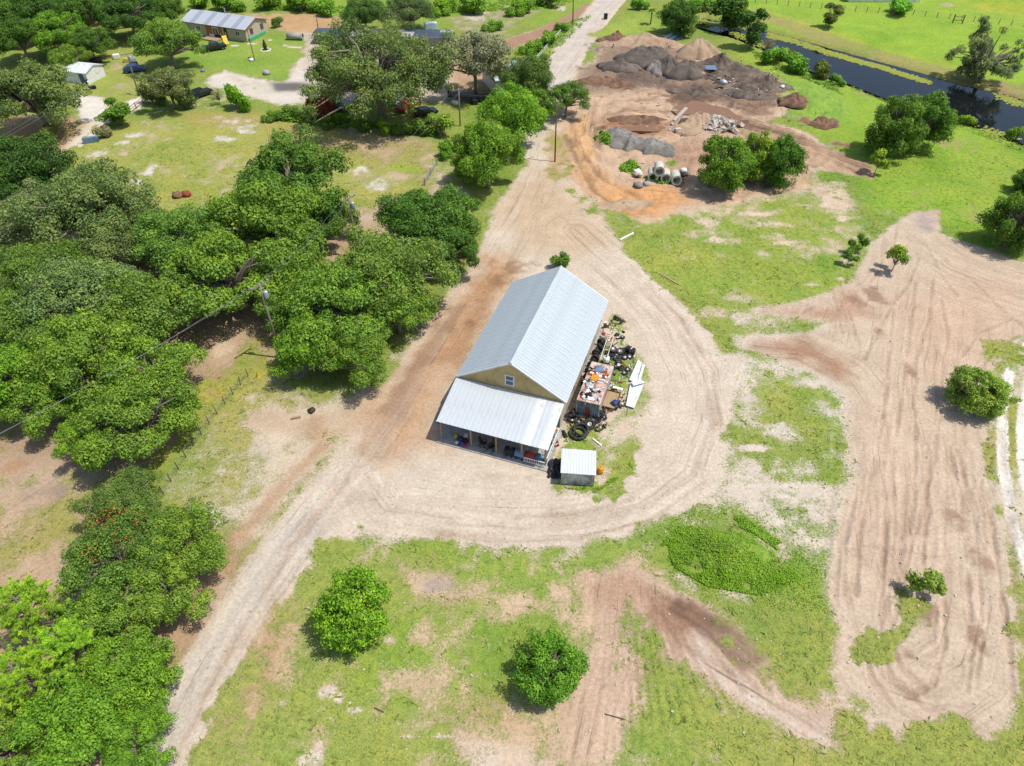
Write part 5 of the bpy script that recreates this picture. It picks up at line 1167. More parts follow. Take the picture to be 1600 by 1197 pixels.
# ------------------------------------------------------------------ rusty container and junk
CA = P(902, 624, 2.4); CB = P(936, 634, 2.4); CRZ = BRZ - .0
CU = BU; CV = BV; C0 = Vector((CA.x, CA.y, 0)); CW, CL, CH = 2.44, 6.4, 2.4
con = empty('shipping_container', C0, BRZ, label='old shipping container with rusted roof beside the main building', cat='container')
def corr(Lx, h, pitch=.28, d=.05):
    """corrugated wall in xz plane from x=0..L, outward -y"""
    m = MB(); xs = []; x = 0; k = 0
    while x < Lx - .01:
        for dx, y in ((0, 0), (pitch * .3, 0), (pitch * .5, d), (pitch * .8, d)):
            if x + dx < Lx: xs.append((x + dx, y))
        x += pitch
    xs.append((Lx, 0)); n = len(xs)
    m.v = [(a, b, 0.1) for a, b in xs] + [(a, b, h) for a, b in xs]; m.f = [(i, i + 1, n + i + 1, n + i) for i in range(n - 1)]
    m.add([(0, .08, .1), (Lx, .08, .1), (Lx, .08, h), (0, .08, h)], [(3, 2, 1, 0)]); return m
end = corr(CW, CH - .03).build('end_wall', M['cont_end'], con)
o = corr(CL, CH - .03).build('side_wall', M['cont_wall'], con); o.location = (CW, 0, 0); o.rotation_euler = (0, 0, math.pi / 2)
o = corr(CL, CH - .03).build('side_wall', M['rust'], con); o.location = (0, CL, 0); o.rotation_euler = (0, 0, -math.pi / 2)
o = corr(CW, CH - .03).build('end_wall', M['cont_end'], con); o.location = (CW, CL, 0); o.rotation_euler = (0, 0, math.pi)
MB().box2((.95, -.03, .25), (1.5, .0, 1.55)).build('rust_patch', M['rust_red'], end)
ro = ribbed(CW + .06, CL + .06, 9, .03).build('roof', M['rust'], con); ro.location = (-.03, -.03, CH)
fr = MB()
for x in (0, CW):
    for y in (0, CL): fr.box((x, y, CH / 2), (.12, .12, CH - .02))
for y in (-.02, CL + .02): fr.box((CW / 2, y, CH - .06), (CW, .1, .1)); fr.box((CW / 2, y, .07), (CW, .1, .12))
for x in (-.02, CW + .02): fr.box((x, CL / 2, CH - .06), (.1, CL, .1)); fr.box((x, CL / 2, .07), (.1, CL, .12))
fr.build('frame', M['cont_wall'], con)
def junk(name, u, v, z, d, rz, m, label, cat, tilt=(0, 0), bev=.03):
    p = C0 + CU * u + CV * v + Vector((0, 0, z)); b = MB(); x, y, h = d
    b.add([(-x / 2, -y / 2, 0), (x / 2, -y / 2, 0), (x / 2, y / 2, 0), (-x / 2, y / 2, 0), (-x * .44, -y * .45, h), (x * .46, -y * .42, h * .9), (x * .42, y * .46, h), (-x * .46, y * .43, h * .95)], [(3, 2, 1, 0), (4, 5, 6, 7), (0, 1, 5, 4), (1, 2, 6, 5), (2, 3, 7, 6), (3, 0, 4, 7)])
    o = b.build(name, M[m], None, bevel=bev); o.location = p; o.rotation_euler = (*tilt, BRZ + rz); tag(o, label, cat); return o
RT = CH + .035
junk('engine_hood', .95, 3.7, RT, (.85, 1.05, .22), -.1, 'orange', 'orange yellow machine hood on the rusted container roof', 'hood')
junk('weathered_sheet', 1.05, 5.4, RT, (1.0, 1.0, .12), .2, 'blue', 'weathered blue sheet on far end of container roof', 'sheet', (.06, 0))
junk('white_scrap', 1.5, .5, RT, (1.1, .5, .1), .05, 'white', 'white scrap sheet at the near edge of container roof', 'scrap')
junk('grey_scrap', .55, 2.5, RT, (.6, .7, .22), .4, 'steel', 'pale grey machine part left of the orange hood', 'scrap')
junk('black_scrap', 1.0, .95, RT, (.7, .5, .25), .7, 'black', 'black engine part near the front of container roof', 'scrap')
junk('white_cover', .75, 1.7, RT, (.35, 1.3, .1), -.15, 'white', 'narrow white cover lying on the container roof', 'scrap')
junk('rust_plate', 1.75, 4.7, RT, (.7, 1.4, .06), .1, 'rust_red', 'red rusted plate on the right of the container roof', 'plate')
junk('white_box', 1.45, 4.2, RT, (.4, .4, .2), .3, 'white', 'small white box right of the orange hood', 'box')
junk('dark_scrap', .5, 3.0, RT, (.3, .5, .3), .1, 'tarp', 'dark lump behind grey machine part on the container roof', 'scrap')
junk('rust_sheet', .45, 4.5, RT, (.8, .9, .08), -.2, 'rust_red', 'rusted sheet at left of blue panel on container roof', 'plate')
junk('rust_sheet', 1.7, 2.3, RT, (1.1, 1.6, .05), .05, 'rust', 'mottled rusted sheet right of the narrow white cover', 'plate')
junk('rust_sheet', .45, .8, RT, (.7, .9, .08), .2, 'rust_red', 'rusted sheet at the near left corner of container roof', 'plate')
e = empty('white_tank', P(947, 562, .5), 0, label='round white tank standing at the far end of the container', cat='tank'); e.location.z = 0
MB().lathe([(.36, 0), (.42, .1), (.42, .75), (.36, .9), (.15, .98), (.0, .98)], 18).build('shell', M['white'], e, smooth=True); MB().lathe([(.12, .96), (.12, 1.06), (0, 1.06)], 10).build('cap', M['black'], e); MB().lathe([(.45, 0), (.45, .3), (.43, .3)], 16).build('base', M['black'], e)
junk('propane_bottle', 2.95, 3.3, 0, (.35, .8, .3), -.1, 'white', 'white box in the weeds right of the container', 'box')
# trailer
TP = P(955, 625, .5); tr = empty('utility_trailer', (TP.x, TP.y, 0), BRZ - .02, label='small flatbed trailer with blue cloth beside the container', cat='trailer')
MB().box((0, 0, .55), (1.45, 2.5, .07)).build('deck', M['wood'], tr); f_ = MB()
for x in (-.74, .74): f_.box((x, 0, .62), (.06, 2.5, .22))
f_.box((0, 1.26, .62), (1.5, .06, .22)); f_.build('side_rail', M['rust_red'], tr)
for x in (-.9, .9):
    w = link('wheel', TM['car'], None, tr, (x, -.1, .34)); w.rotation_euler = (0, math.pi / 2, 0)
MB().tube([(-.5, -1.2, .5), (0, -2.0, .45)], .04, 6).tube([(.5, -1.2, .5), (0, -2.0, .45)], .04, 6).build('drawbar', M['rust_red'], tr)
def wcushion(x, y, z, d, m, label, name='cloth_bundle', cat='bundle'):
    cushion(0, 0, 0, d, m, label, name, cat); o = COL.objects[-1]; o.location = P(x, y, z); return o
wcushion(960, 631, .6, .42, 'deepblue', 'dark blue cloth heap on the near end of small trailer')
wcushion(962, 637, .1, .40, 'black', 'black bag at the ground behind the small trailer')
junk('pallet', 0, 0, 0, (1.2, .35, .12), 0, 'white', 'pale box on the far end of the small trailer', 'box').location = P(965, 607, .6)
# white sheets
def sheet(pxs, z, label, t=.05):
    q = [P(x, y, z) for x, y in pxs]; c = sum(q, Vector()) / len(q)
    o = MB().extr([p - c for p in q], (0, 0, t)).build('white_sheet', M['white_sheet']); o.location = c; tag(o, label, 'sheet'); 
sheet([(978, 634), (991, 638), (1006, 601), (985, 598)], .22, 'largest white metal sheet lying on the ground right of the trailer')
sheet([(983, 594), (995, 598), (1003, 567), (997, 562), (989, 580)], .25, 'white sheet leaning above the largest sheet')
sheet([(996, 596), (1000, 597), (1008, 571), (1004, 569)], .38, 'narrow white strip at right of the white sheets')
sheet([(986, 597), (1001, 593), (1008, 598), (990, 603)], .55, 'short white cross sheet between the white sheets')
def beam(a, b, w, h, m, label, z0=.02, z1=None, name='timber_beam', cat='beam'):
    p = P(*a, z0); q = P(*b, z1 if z1 is not None else z0); d = q - p; c = (p + q) / 2
    o = MB().box((0, 0, h / 2), (d.length, w, h)).build(name, M[m], None, bevel=.01); o.location = c; o.rotation_euler = (0, -math.asin(d.z / d.length), math.atan2(d.y, d.x)); tag(o, label, cat); return o
beam((938, 554), (962, 528), .3, .2, 'wood', 'long weathered timber beam lying between wall tyres and loose tyres')
beam((926, 686), (940, 697), .16, .12, 'white', 'short white plank on sand right of the tractor tyres')
beam((1030, 428), (1062, 446), .25, .15, 'wood', 'pale pole lying at the meadow edge right of the building')
beam((990, 365), (968, 376), .25, .2, 'white', 'white pipe lying at the roadside above the building')
beam((672, 878), (680, 866), .1, .08, 'wood', 'thin yellow stick in the southern grass')
beam((945, 1116), (978, 1125), .1, .06, 'pole_dark', 'thin dark stick on the bare southern soil')
beam((585, 1106), (600, 1113), .08, .06, 'pole_dark', 'short dark stick in grass below bright round tree')
# white rack
rk = empty('pipe_rack', bpos(u1 + 1.5, 13.2, 0), BRZ, label='white tubular rack leaning beside tyres at back right corner', cat='rack')
for x in (0, .7): MB().tube([(x, -1.6, .9), (x, 1.9, 1.5)], .035, 6).build('rail', M['white'], rk)
for y in (-1.2, 0, 1.2):
    MB().tube([(0, y, .9 + (y + 1.6) * .17), (.7, y, .9 + (y + 1.6) * .17)], .03, 6).build('rung', M['white'], rk)
    for x in (0, .7): MB().tube([(x, y, 0), (x, y, .9 + (y + 1.6) * .17)], .025, 5).build('leg', M['white'], rk)
wcushion(943, 523, .5, .28, 'rust_red', 'rusty round barrel end on the tyre row', 'rusty_barrel', 'barrel')
# ------------------------------------------------------------------ small metal shed
S0 = P(876, 757, 0); S1 = P(930, 760, 0); srz = math.atan2((S1 - S0).y, (S1 - S0).x) - .02
sh = empty('metal_shed', S0, srz, label='small white roofed metal shed in front of the tractor tyres', cat='shed')
sw, sd, sz = 3.25, 2.75, 1.95
o = corr(sw, sz, .2, .03).build('front_wall', M['shed_wall'], sh)
o = corr(sd, sz, .2, .03).build('side_wall', M['shed_wall'], sh); o.location = (sw, 0, 0); o.rotation_euler = (0, 0, math.pi / 2)
o = corr(sd, sz, .2, .03).build('side_wall', M['shed_wall'], sh); o.location = (0, sd, 0); o.rotation_euler = (0, 0, -math.pi / 2)
o = corr(sw, sz, .2, .03).build('back_wall', M['shed_wall'], sh); o.location = (sw, sd, 0); o.rotation_euler = (0, 0, math.pi)
rfm = ribbed((sw + .2) / 4 - .005, sd + .25, 3, .025).mesh('roof_sheet'); rfm.materials.append(M['shed_roof'])
for i in range(4):
    o = link('roof_sheet', rfm, None, sh, (-.1 + i * (sw + .2) / 4, -.12, sz + .03)); o.rotation_euler = (.05, 0, 0)
MB().box((sw / 2, -.1, sz + .0), (sw + .2, .06, .1)).build('fascia', M['white'], sh); MB().box((sw + .06, sd / 2, sz / 2), (.06, .06, sz)).build('corner_trim', M['white'], sh)
# tarp heap, cylinder, bottle
tb = MB(); 
for i in range(9):
    for j in range(9):
        x, y = i / 8 - .5, j / 8 - .5; e_ = max(0, 1 - (2 * x) ** 4) * max(0, 1 - (2 * y) ** 4)
        tb.v.append((x * 1.7 + .12 * math.sin(j * 2), y * 2.6 + .12 * math.cos(i * 3), e_ * (.45 + .22 * math.sin(i * 2.1 + j) + .18 * math.cos(j * 1.7 - i)) - .03))
for i in range(8):
    for j in range(8): tb.f.append((i * 9 + j, (i + 1) * 9 + j, (i + 1) * 9 + j + 1, i * 9 + j + 1))
o = tb.build('black_tarp', M['tarp']); p = P(868, 730, .2); o.location = (p.x, p.y, .03); o.rotation_euler = (0, 0, srz); tag(o, 'crumpled black tarp against the left side of small shed', 'tarp')
e = empty('gas_cylinder', P(938, 735, .4), 0, label='rusty orange barrel standing right of the small shed', cat='barrel'); e.location.z = 0
MB().lathe([(.27, 0), (.3, .05), (.3, .42), (.32, .45), (.3, .48), (.3, .85), (.27, .9), (0, .88)], 16).build('shell', M['orange'], e, smooth=True); MB().lathe([(.05, .88), (.05, .95), (0, .95)], 8).build('bung', M['rust_red'], e)
wcushion(866, 746, .02, .26, 'black', 'dark bag with white top at the front corner of the tarp'); wcushion(879, 752, .02, .22, 'white', 'white sack at the front left corner of the shed', 'sack', 'sack')
beam((868, 640), (857, 700), .35, .08, 'white', 'long pale board lying beside the right porch end', name='plank', cat='plank')
wcushion(867, 655, .1, .35, 'maroon', 'dark red bundle beside the right porch end'); wcushion(866, 664, .1, .3, 'black', 'black bundle beside the right porch end'); wcushion(866, 672, .1, .28, 'yellow', 'yellow bundle beside the right porch end')
# ------------------------------------------------------------------ utility poles, wires, fences
def pole(bx, by, tx, ty, label, arms=1, trans=True, m='pole', r=.15, name='utility_pole', arz=0.6):
    b = P(bx, by); best = min((abs((P(tx, ty, z) - b).xy.length), z) for z in np.arange(2, 14, .05)); h = best[1]
    t = P(tx, ty, h); lean = (t - b).xy * .6
    e = empty(name, (b.x, b.y, gz(b.x, b.y)), 0, label=label, cat='utility pole')
    tip = Vector((lean.x, lean.y, h)); MB().tube([(0, 0, -.3), tip * .5, tip], [r, r * .85, r * .7], 9).build('shaft', M[m], e, smooth=True)
    R_ = Matrix.Rotation(arz, 3, 'Z'); wp = []
    for k in range(arms):
        c = tip + Vector((0, 0, -.25 - .8 * k)); MB().box(c, (2.4 - .5 * k, .12, .14), arz).build('crossarm', M[m], e)
        for x in (-1.05, 0, 1.05):
            q = c + R_ @ Vector((x * (1 - .2 * k), 0, .07)); MB().lathe([(.05, 0), (.09, .06), (.06, .12), (.09, .18), (.03, .24), (0, .24)], 8, None, q).build('insulator', M['steel'], e); wp.append(Vector(e.location) + q + Vector((0, 0, .22)))
    if trans:
        c = tip * .86 + Vector((.38, .05, 0)); MB().lathe([(.0, -.45), (.24, -.45), (.26, -.4), (.26, .4), (.2, .5), (0, .5)], 14, None, c, caps=False).build('transformer', M['steel'], e, smooth=True)
        MB().box(tip * .86 + Vector((.16, .02, 0)), (.16, .1, .5)).build('bracket', M['steel'], e)
    return e, wp, Vector(e.location) + tip
p1, w1, t1 = pole(440, 559, 405, 443, 'weathered utility pole with transformer left of the oak row', arz=.9)
p2, w2, t2 = pole(560, 402, 545, 308, 'utility pole with transformer standing behind the oak row', arz=.9)
p3, w3, t3 = pole(867, 252, 869, 158, 'lone dark utility pole at the side of the dirt road', 1, False, 'pole_dark', .13)
p4, w4, t4 = pole(719, 197, 717, 138, 'grey utility pole with guy wires right of the spreading oak', 1, False, 'pole', .14, arz=.4)
p5, w5, t5 = pole(217, 150, 202, 82, 'far utility pole near the white shed and grey tree', 1, True, 'pole', .14)
p6, w6, t6 = pole(398, 95, 386, 46, 'thin yard light pole on the lawn before the mobile home', 0, False, 'pole_dark', .09)
p7, w7, t7 = pole(648, 55, 647, 15, 'brown pole in front of the dark oaks at top centre', 0, False, 'pole', .16)
p8, w8, t8 = pole(895, 37, 895, -5, 'dark pole on the verge left of the far dirt road', 1, False, 'pole_dark', .15)
p9, w9, t9 = pole(498, 52, 495, 28, 'thin dark pole behind the left end of the long dark roof', 0, False, 'pole_dark', .12)
def wire(a, b, sag, label, r=.011):
    a, b = Vector(a), Vector(b); pp = [a.lerp(b, i / 14) - Vector((0, 0, sag * 4 * (i / 14) * (1 - i / 14))) for i in range(15)]
    o = MB().tube([q - a for q in pp], r, 4).build('overhead_wire', M['wire']); o.location = a; tag(o, label, 'wire', 'overhead wires')
for i in (0, 2): wire(w1[i], w2[i], .7, 'overhead wire strung between the two yard utility poles')
d_ = (t1 - t2)
for i in (0, 2): wire(w1[i], w1[i] + d_ * 1.6 + Vector((-14, 0, .5)), .9, ('upper' if i else 'lower') + ' overhead wire leaving the lower yard pole towards the wood')
for i in (0, 2): wire(w2[i], w4[i], .9, 'overhead wire from the upper yard pole to the guyed pole')
for i in (0, 2): wire(w5[i], P(-60, 245, 7.5) + Vector((i * .5, 0, 0)), 1.0, 'overhead wire from the far pole crossing the wood to the left')
wire(t4 - Vector((0, 0, .8)), P(655, 206, .0), .0, 'guy wire slanting left from the guyed utility pole'); wire(t4 - Vector((0, 0, .8)), P(768, 150, 5.5), .2, 'service wire slanting right from the guyed utility pole')

def post_fence(pxs, n, h, label, m='pole', r=.07, rails=2, name='wire_fence', railr=.012, rm='wire'):
    pp = [P(*q) for q in pxs]; L = [0]
    for a, b in zip(pp, pp[1:]): L.append(L[-1] + (b - a).length)
    e = empty(name, pp[0], 0, label=label, cat='fence'); pts_ = []
    for i in range(n):
        s = L[-1] * i / (n - 1); k = max(j for j in range(len(L) - 1) if L[j] <= s + 1e-6); f = (s - L[k]) / (L[k + 1] - L[k]); q = pp[k].lerp(pp[k + 1], min(1, f)); q.z = gz(q.x, q.y); pts_.append(q - pp[0])
    pm_ = MB().tube([(0, 0, -.1), (0, 0, h)], [r, r * .9], 6).mesh('post'); pm_.materials.append(M[m])
    for q in pts_: o = link('post', pm_, None, e, q); o.rotation_euler = (random.uniform(-.05, .05), random.uniform(-.05, .05), 0)
    for k in range(rails):
        z = h * (k + .7) / rails; MB().tube([q + Vector((0, 0, z)) for q in pts_], railr, 4).build('rail' if railr > .03 else 'fence_wire', M[rm], e)
post_fence([(388, 588), (345, 640), (300, 700), (255, 772)], 12, 1.2, 'sagging wire fence on thin posts below the western wood', 'pole_dark', .05, 3)
post_fence([(1180, 4), (1260, 12), (1340, 18), (1430, 24), (1520, 34), (1660, 48)], 27, 1.3, 'wire fence on wooden posts across the far pasture', 'pole', .09, 3)
post_fence([(203, 178), (218, 166), (236, 154)], 4, 1.2, 'brown wooden rail fence at the driveway gate', 'dark_wood', .09, 3, 'rail_fence', .05, 'wood')
post_fence([(838, 95), (856, 74), (876, 52)], 8, .9, 'white double rail fence along the left verge of the dirt road', 'white', .05, 2, 'rail_fence', .06, 'white')
post_fence([(664, 290), (671, 277), (682, 258)], 3, 1.3, 'galvanised field gate beside the roadside clump', 'pole', .1, 5, 'field_gate', .03, 'steel')
for x in (1488, 1502):
    pass
e = empty('pasture_gate', P(1488, 36), 0, label='wooden gate frame standing in the pasture fence', cat='gate'); q = P(1503, 37) - P(1488, 36)
for v in (Vector(), q): MB().box(v + Vector((0, 0, 1.0)), (.2, .2, 2.0)).build('gate_post', M['pole_dark'], e)
MB().tube([Vector((0, 0, 1.5)), q + Vector((0, 0, 1.5))], .06, 5).tube([Vector((0, 0, .7)), q + Vector((0, 0, .7))], .06, 5).build('rail', M['pole_dark'], e)
# dead snag near the pine
e = MB(); p = P(42, 1045, 0); e.tube([(0, 0, 0), (.1, 0, 4), (.0, .2, 8.2)], [.2, .14, .03], 6)
for z, a, l in ((5, .5, 2.2), (6, 2.8, 2.0), (6.6, 4.4, 1.6), (7.2, 1.2, 1.3)): e.tube([(0.05, 0, z), (math.cos(a) * l, math.sin(a) * l, z + .7)], [.07, .015], 5)
o = e.build('dead_snag', M['bark']); o.location = P(42, 1045, 0); tag(o, 'bare grey dead trunk poking out of the lower pine', 'dead tree')

# ------------------------------------------------------------------ houses and sheds
def gable_house(name, A, rz, L, D, wall_h, rise, label, cat, mats, over=.35, npanel=0, panel_mats=None):
    e = empty(name, A, rz, label=label, cat=cat); rm, wm, tm = mats
    for y in (0, D - .12): MB().box2((0, y, .0), (L, y + .12, wall_h)).build('long_wall', M[wm], e)
    for x in (0.0, L - .12): MB().extr([(x, .121, 0), (x, D - .121, 0), (x, D - .121, wall_h), (x, D / 2, wall_h + rise - .05), (x, .121, wall_h)], (.12, 0, 0)).build('gable_wall', M[wm], e)
    zo = wall_h - over * rise / (D / 2)
    r = MB().extr([(-over, -over, zo), (-over, D / 2, wall_h + rise), (-over, D + over, zo), (-over, D + over, zo - .1), (-over, D / 2, wall_h + rise - .12), (-over, -over, zo - .1)], (L + 2 * over, 0, 0)).build('roof', M[tm], e)
    n = npanel or max(4, int(L / 1.2)); w = (L + 2 * over) / n; ang = math.atan2(rise + wall_h - zo, D / 2 + over); S = math.hypot(rise + wall_h - zo, D / 2 + over)
    pmz = []
    for mm in (panel_mats or [rm]):
        q = ribbed(w - .02, S + .05, 2, .03).mesh('roof_panel'); q.materials.append(M[mm]); pmz.append(q)
    for i in range(n):
        o = link('roof_panel', pmz[i % len(pmz)], None, r, (-over + i * w, -over - .03, zo + .035)); o.rotation_euler = (ang, 0, 0)
        o = link('roof_panel', pmz[(i + 1) % len(pmz)], None, r, (-over + (i + 1) * w - .01, D + over + .03, zo + .035)); o.rotation_euler = (ang, 0, math.pi)
    return e, r
def hwindow(e, a, b, m='white', pane='glass'):
    """a,b opposite corners of a thin box on a wall"""
    w = MB().box2(a, b).build('window', M[m], e); c = [(p + q) / 2 for p, q in zip(a, b)]; d = [abs(q - p) for p, q in zip(a, b)]; ax = 0 if d[0] < d[1] else 1; hx = 1 - ax
    for s in (-1, 1):
        cc = list(c); cc[hx] += s * d[hx] * .23; dd = list(d); dd[hx] *= .38; dd[2] *= .8; dd[ax] += .02
        MB().box(cc, dd).build('pane', M[pane], w)
HA = P(290, 48 + 15, 0); HB = P(388, 64, 0); HC = P(416, 50, 0)
HA = P(291, 52, 0); HB = P(387, 66, 0); hL = (HB - HA).length; hrz = math.atan2((HB - HA).y, (HB - HA).x); hD = 8.2
home, hr = gable_house('mobile_home', HA, hrz, hL, hD, 2.9, 1.3, 'long pale mobile home with light metal roof at the top left', 'house', ('home_roof', 'home_wall', 'trim'), .4, 14, ['home_roof', 'home_roof', 'home_roof_patch'])
MB().box2((hL * .36, -.06, .3), (hL * .62, -.004, 2.8)).build('brown_wall_panel', M['home_brown'], home)
for f, w in ((.24, 1.3), (.87, 1.2)): hwindow(home, (hL * f - w / 2, -.07, 1.1), (hL * f + w / 2, -.004, 2.3))
hwindow(home, (hL * .47, -.13, .5), (hL * .56, -.065, 2.4)); MB().box2((hL * .655, -.08, .3), (hL * .70, -.004, 2.5)).build('door', M['dark_wood'], home)
for y in (1.6, 5.6): hwindow(home, (hL + .004, y, 1.2), (hL + .07, y + 1.1, 2.5), 'trim')
MB().box2((hL + .08, .4, .0), (hL + .5, 6.6, .7)).build('green_skirt', mat('green_skirt_paint', lin(90, 180, 130), .6), home)
MB().box2((hL * .38, -2.6, .0), (hL * .62, -.07, .28)).build('porch_deck', M['wood'], home); MB().lathe([(.12, 0), (.12, .9), (.2, .95), (.2, 1.05), (0, 1.1)], 8, None, (hL * .5, hD * .62, 4.0)).build('roof_vent', M['steel'], hr)
def ybox(px, py, d, m, label, name, cat, rz=0.3):
    o = MB().box((0, 0, d[2] / 2), d).build(name, M[m], None, bevel=min(d) * .12); p = P(px, py); o.location = (p.x, p.y, gz(p.x, p.y)); o.rotation_euler = (0, 0, rz); tag(o, label, cat); return o
# yellow play slide
e = empty('play_slide', P(353, 68), .5, label='yellow play slide in front of the mobile home', cat='slide')
MB().extr([(-.5, -1.2, .1), (.5, -1.2, .1), (.5, .4, 1.5), (-.5, .4, 1.5)], (0, .05, .12)).build('chute', M['yellow'], e)
for x in (-.55, .55):
    MB().tube([(x, .45, 0), (x, .45, 2.2)], .07, 5).build('upright', M['yellow'], e); MB().tube([(x, 1.0, 0), (x, .45, 1.5)], .05, 5).build('ladder_leg', M['orange'], e)
for i, (x, y, m, nm) in enumerate(((310, 56, 'white', 'white bench left of the mobile home porch'), (334, 58, 'white', 'white chair on the mobile home porch'), (342, 60, 'black', 'dark sofa on the mobile home porch'))): ybox(x, y, (1.6, .8, .8), m, nm, 'porch_seat', 'seat', hrz)
e = empty('culvert_pipe', P(462, 62), 0, label='grey culvert pipe lying on the lawn right of the mobile home', cat='pipe')
Mx = Matrix.Rotation(1.57, 3, 'Y'); MB().lathe([(.62, -1.9), (.75, -1.9), (.75, 1.9), (.62, 1.9), (.62, -1.9)], 16, Matrix.Rotation(-.08, 3, 'Z') @ Mx, (0, 0, .75), caps=False).build('barrel', M['concrete'], e, smooth=True)
e = empty('tree_stump', P(415, 78), 0, label='carved dark stump on pale stones in the lawn', cat='stump'); MB().lathe([(.5, 0), (.42, .5), (.5, 1.0), (.3, 1.7), (.15, 2.2), (0, 2.3)], 8).build('stump', M['dark_wood'], e); MB().torus(1.1, .15, n=16, m=5, sq=.8).build('stone_ring', M['white'], e)
wcushion(393, 95, 0, .6, 'white', 'white stone heap at foot of yard light pole', 'stone_heap', 'stones'); wcushion(390, 92, 0, .4, 'black', 'black pot beside the white stone heap', 'pot', 'pot'); wcushion(417, 116, 0, .9, 'concrete', 'pale boulder at edge of the drive', 'boulder', 'boulder')
wcushion(317, 112, 0, .5, 'blue', 'pale blue barrel beside the sandy drive', 'barrel', 'barrel')
# white shed
SA = P(124, 131); SBp = P(141, 124); 
wsh, _ = gable_house('white_shed', P(103, 128), -.25, 5.8, 5.2, 2.3, .8, 'white gabled shed half hidden behind the large oak at left', 'shed', ('white_sheet', 'white', 'white'), .2)
MB().box2((3.9, -.05, .1), (5.0, -.004, 2.0)).build('door', M['glass_blue'], wsh)
for x, y, m, d, lb in ((148, 112, 'yellow', (.5, 2.5, .4), 'yellow plank leaning beside the white shed'), (152, 114, 'red', (1.0, 1.2, .8), 'red crate beside the white shed'), (156, 112, 'white', (1.2, 1.2, 1.0), 'white appliance beside the white shed'), (135, 134, 'black', (1.0, 1.2, 1.0), 'dark grill in front of the white shed'), (138, 134, 'white', (.7, .7, .9), 'white bin in front of the white shed'), (145, 139, 'black', (1.4, .7, .6), 'black cart in front of the white shed'), (183, 92, 'white', (1.4, 1.0, 1.0), 'pale box at the far edge of the shed lawn'), (197, 97, 'yellow', (.9, .9, .9), 'yellow drum by the far utility pole'), (205, 96, 'steel', (2.2, 1.0, .8), 'grey tank beside the far utility pole'), (151, 99, 'black', (2.4, 1.6, 1.0), 'black covered machine behind the white shed'), (212, 108, 'black', (1.6, 1.2, 1.4), 'black bin under the rounded tree'), (143, 222, 'blue', (2.6, .6, 1.0), 'bluish gate panel at the driveway bend')):
    ybox(x, y, d, m, lb, 'yard_item', 'yard item', .4)
# long dark roof behind the spreading oak
DA = P(492, 69); lr, _ = gable_house('pole_barn', DA, -.05, 32, 4.6, 2.1, .2, 'long low barn with dark panelled roof behind the spreading oak', 'barn', ('dark_panel', 'grey_wall', 'white'), .25, 11, ['dark_panel', 'dark_panel', 'dark_panel', 'concrete'])
# light blue house among the roadside trees
lb_, _ = gable_house('blue_roofed_cottage', P(776, 152), .35, 8.0, 9.0, 3.4, 1.6, 'cottage with very pale blue roof hidden among the roadside oaks', 'house', ('ltblue_roof', 'white', 'white'), .3)
hwindow(lb_, (2, -.07, 1.2), (3.2, -.004, 2.4))
# dark flatbed by the guyed pole
fb = empty('flatbed_trailer', P(738, 158), -.12, label='long black flatbed trailer parked behind the guyed pole', cat='trailer')
MB().box((0, 0, 1.1), (9.5, 2.4, .18)).build('deck', M['black'], fb); MB().box((-4.6, 0, 1.7), (.15, 2.4, 1.2)).build('headboard', M['black'], fb)
for x in (1.6, 2.8):
    for y in (-1.0, 1.0): w = link('wheel', TM['truck'], None, fb, (x, y, .5)); w.rotation_euler = (math.pi / 2, 0, 0)
MB().box((0, 0, .9), (9.0, .4, .3)).build('chassis', M['black'], fb)
wcushion(712, 163, 0, .8, 'white', 'white rubbish heap under the guyed pole', 'rubbish_heap', 'rubbish'); ybox(742, 163, (1.2, 1.2, 1.0), 'black', 'black bin in front of the flatbed trailer', 'bin', 'bin')
ybox(673, 46, (3.2, 1.6, 1.6), 'ltblue_roof', 'pale blue covered boat at the far right of the dark oaks', 'covered_boat', 'boat', .2)
# blue building at the top edge
bb, _ = gable_house('blue_barn', P(1326, 3), -.02, 19, 9, 3.0, 1.4, 'barn with deep blue roof at the top edge beyond the pasture fence', 'barn', ('blue_roof', 'white', 'white'), .3)
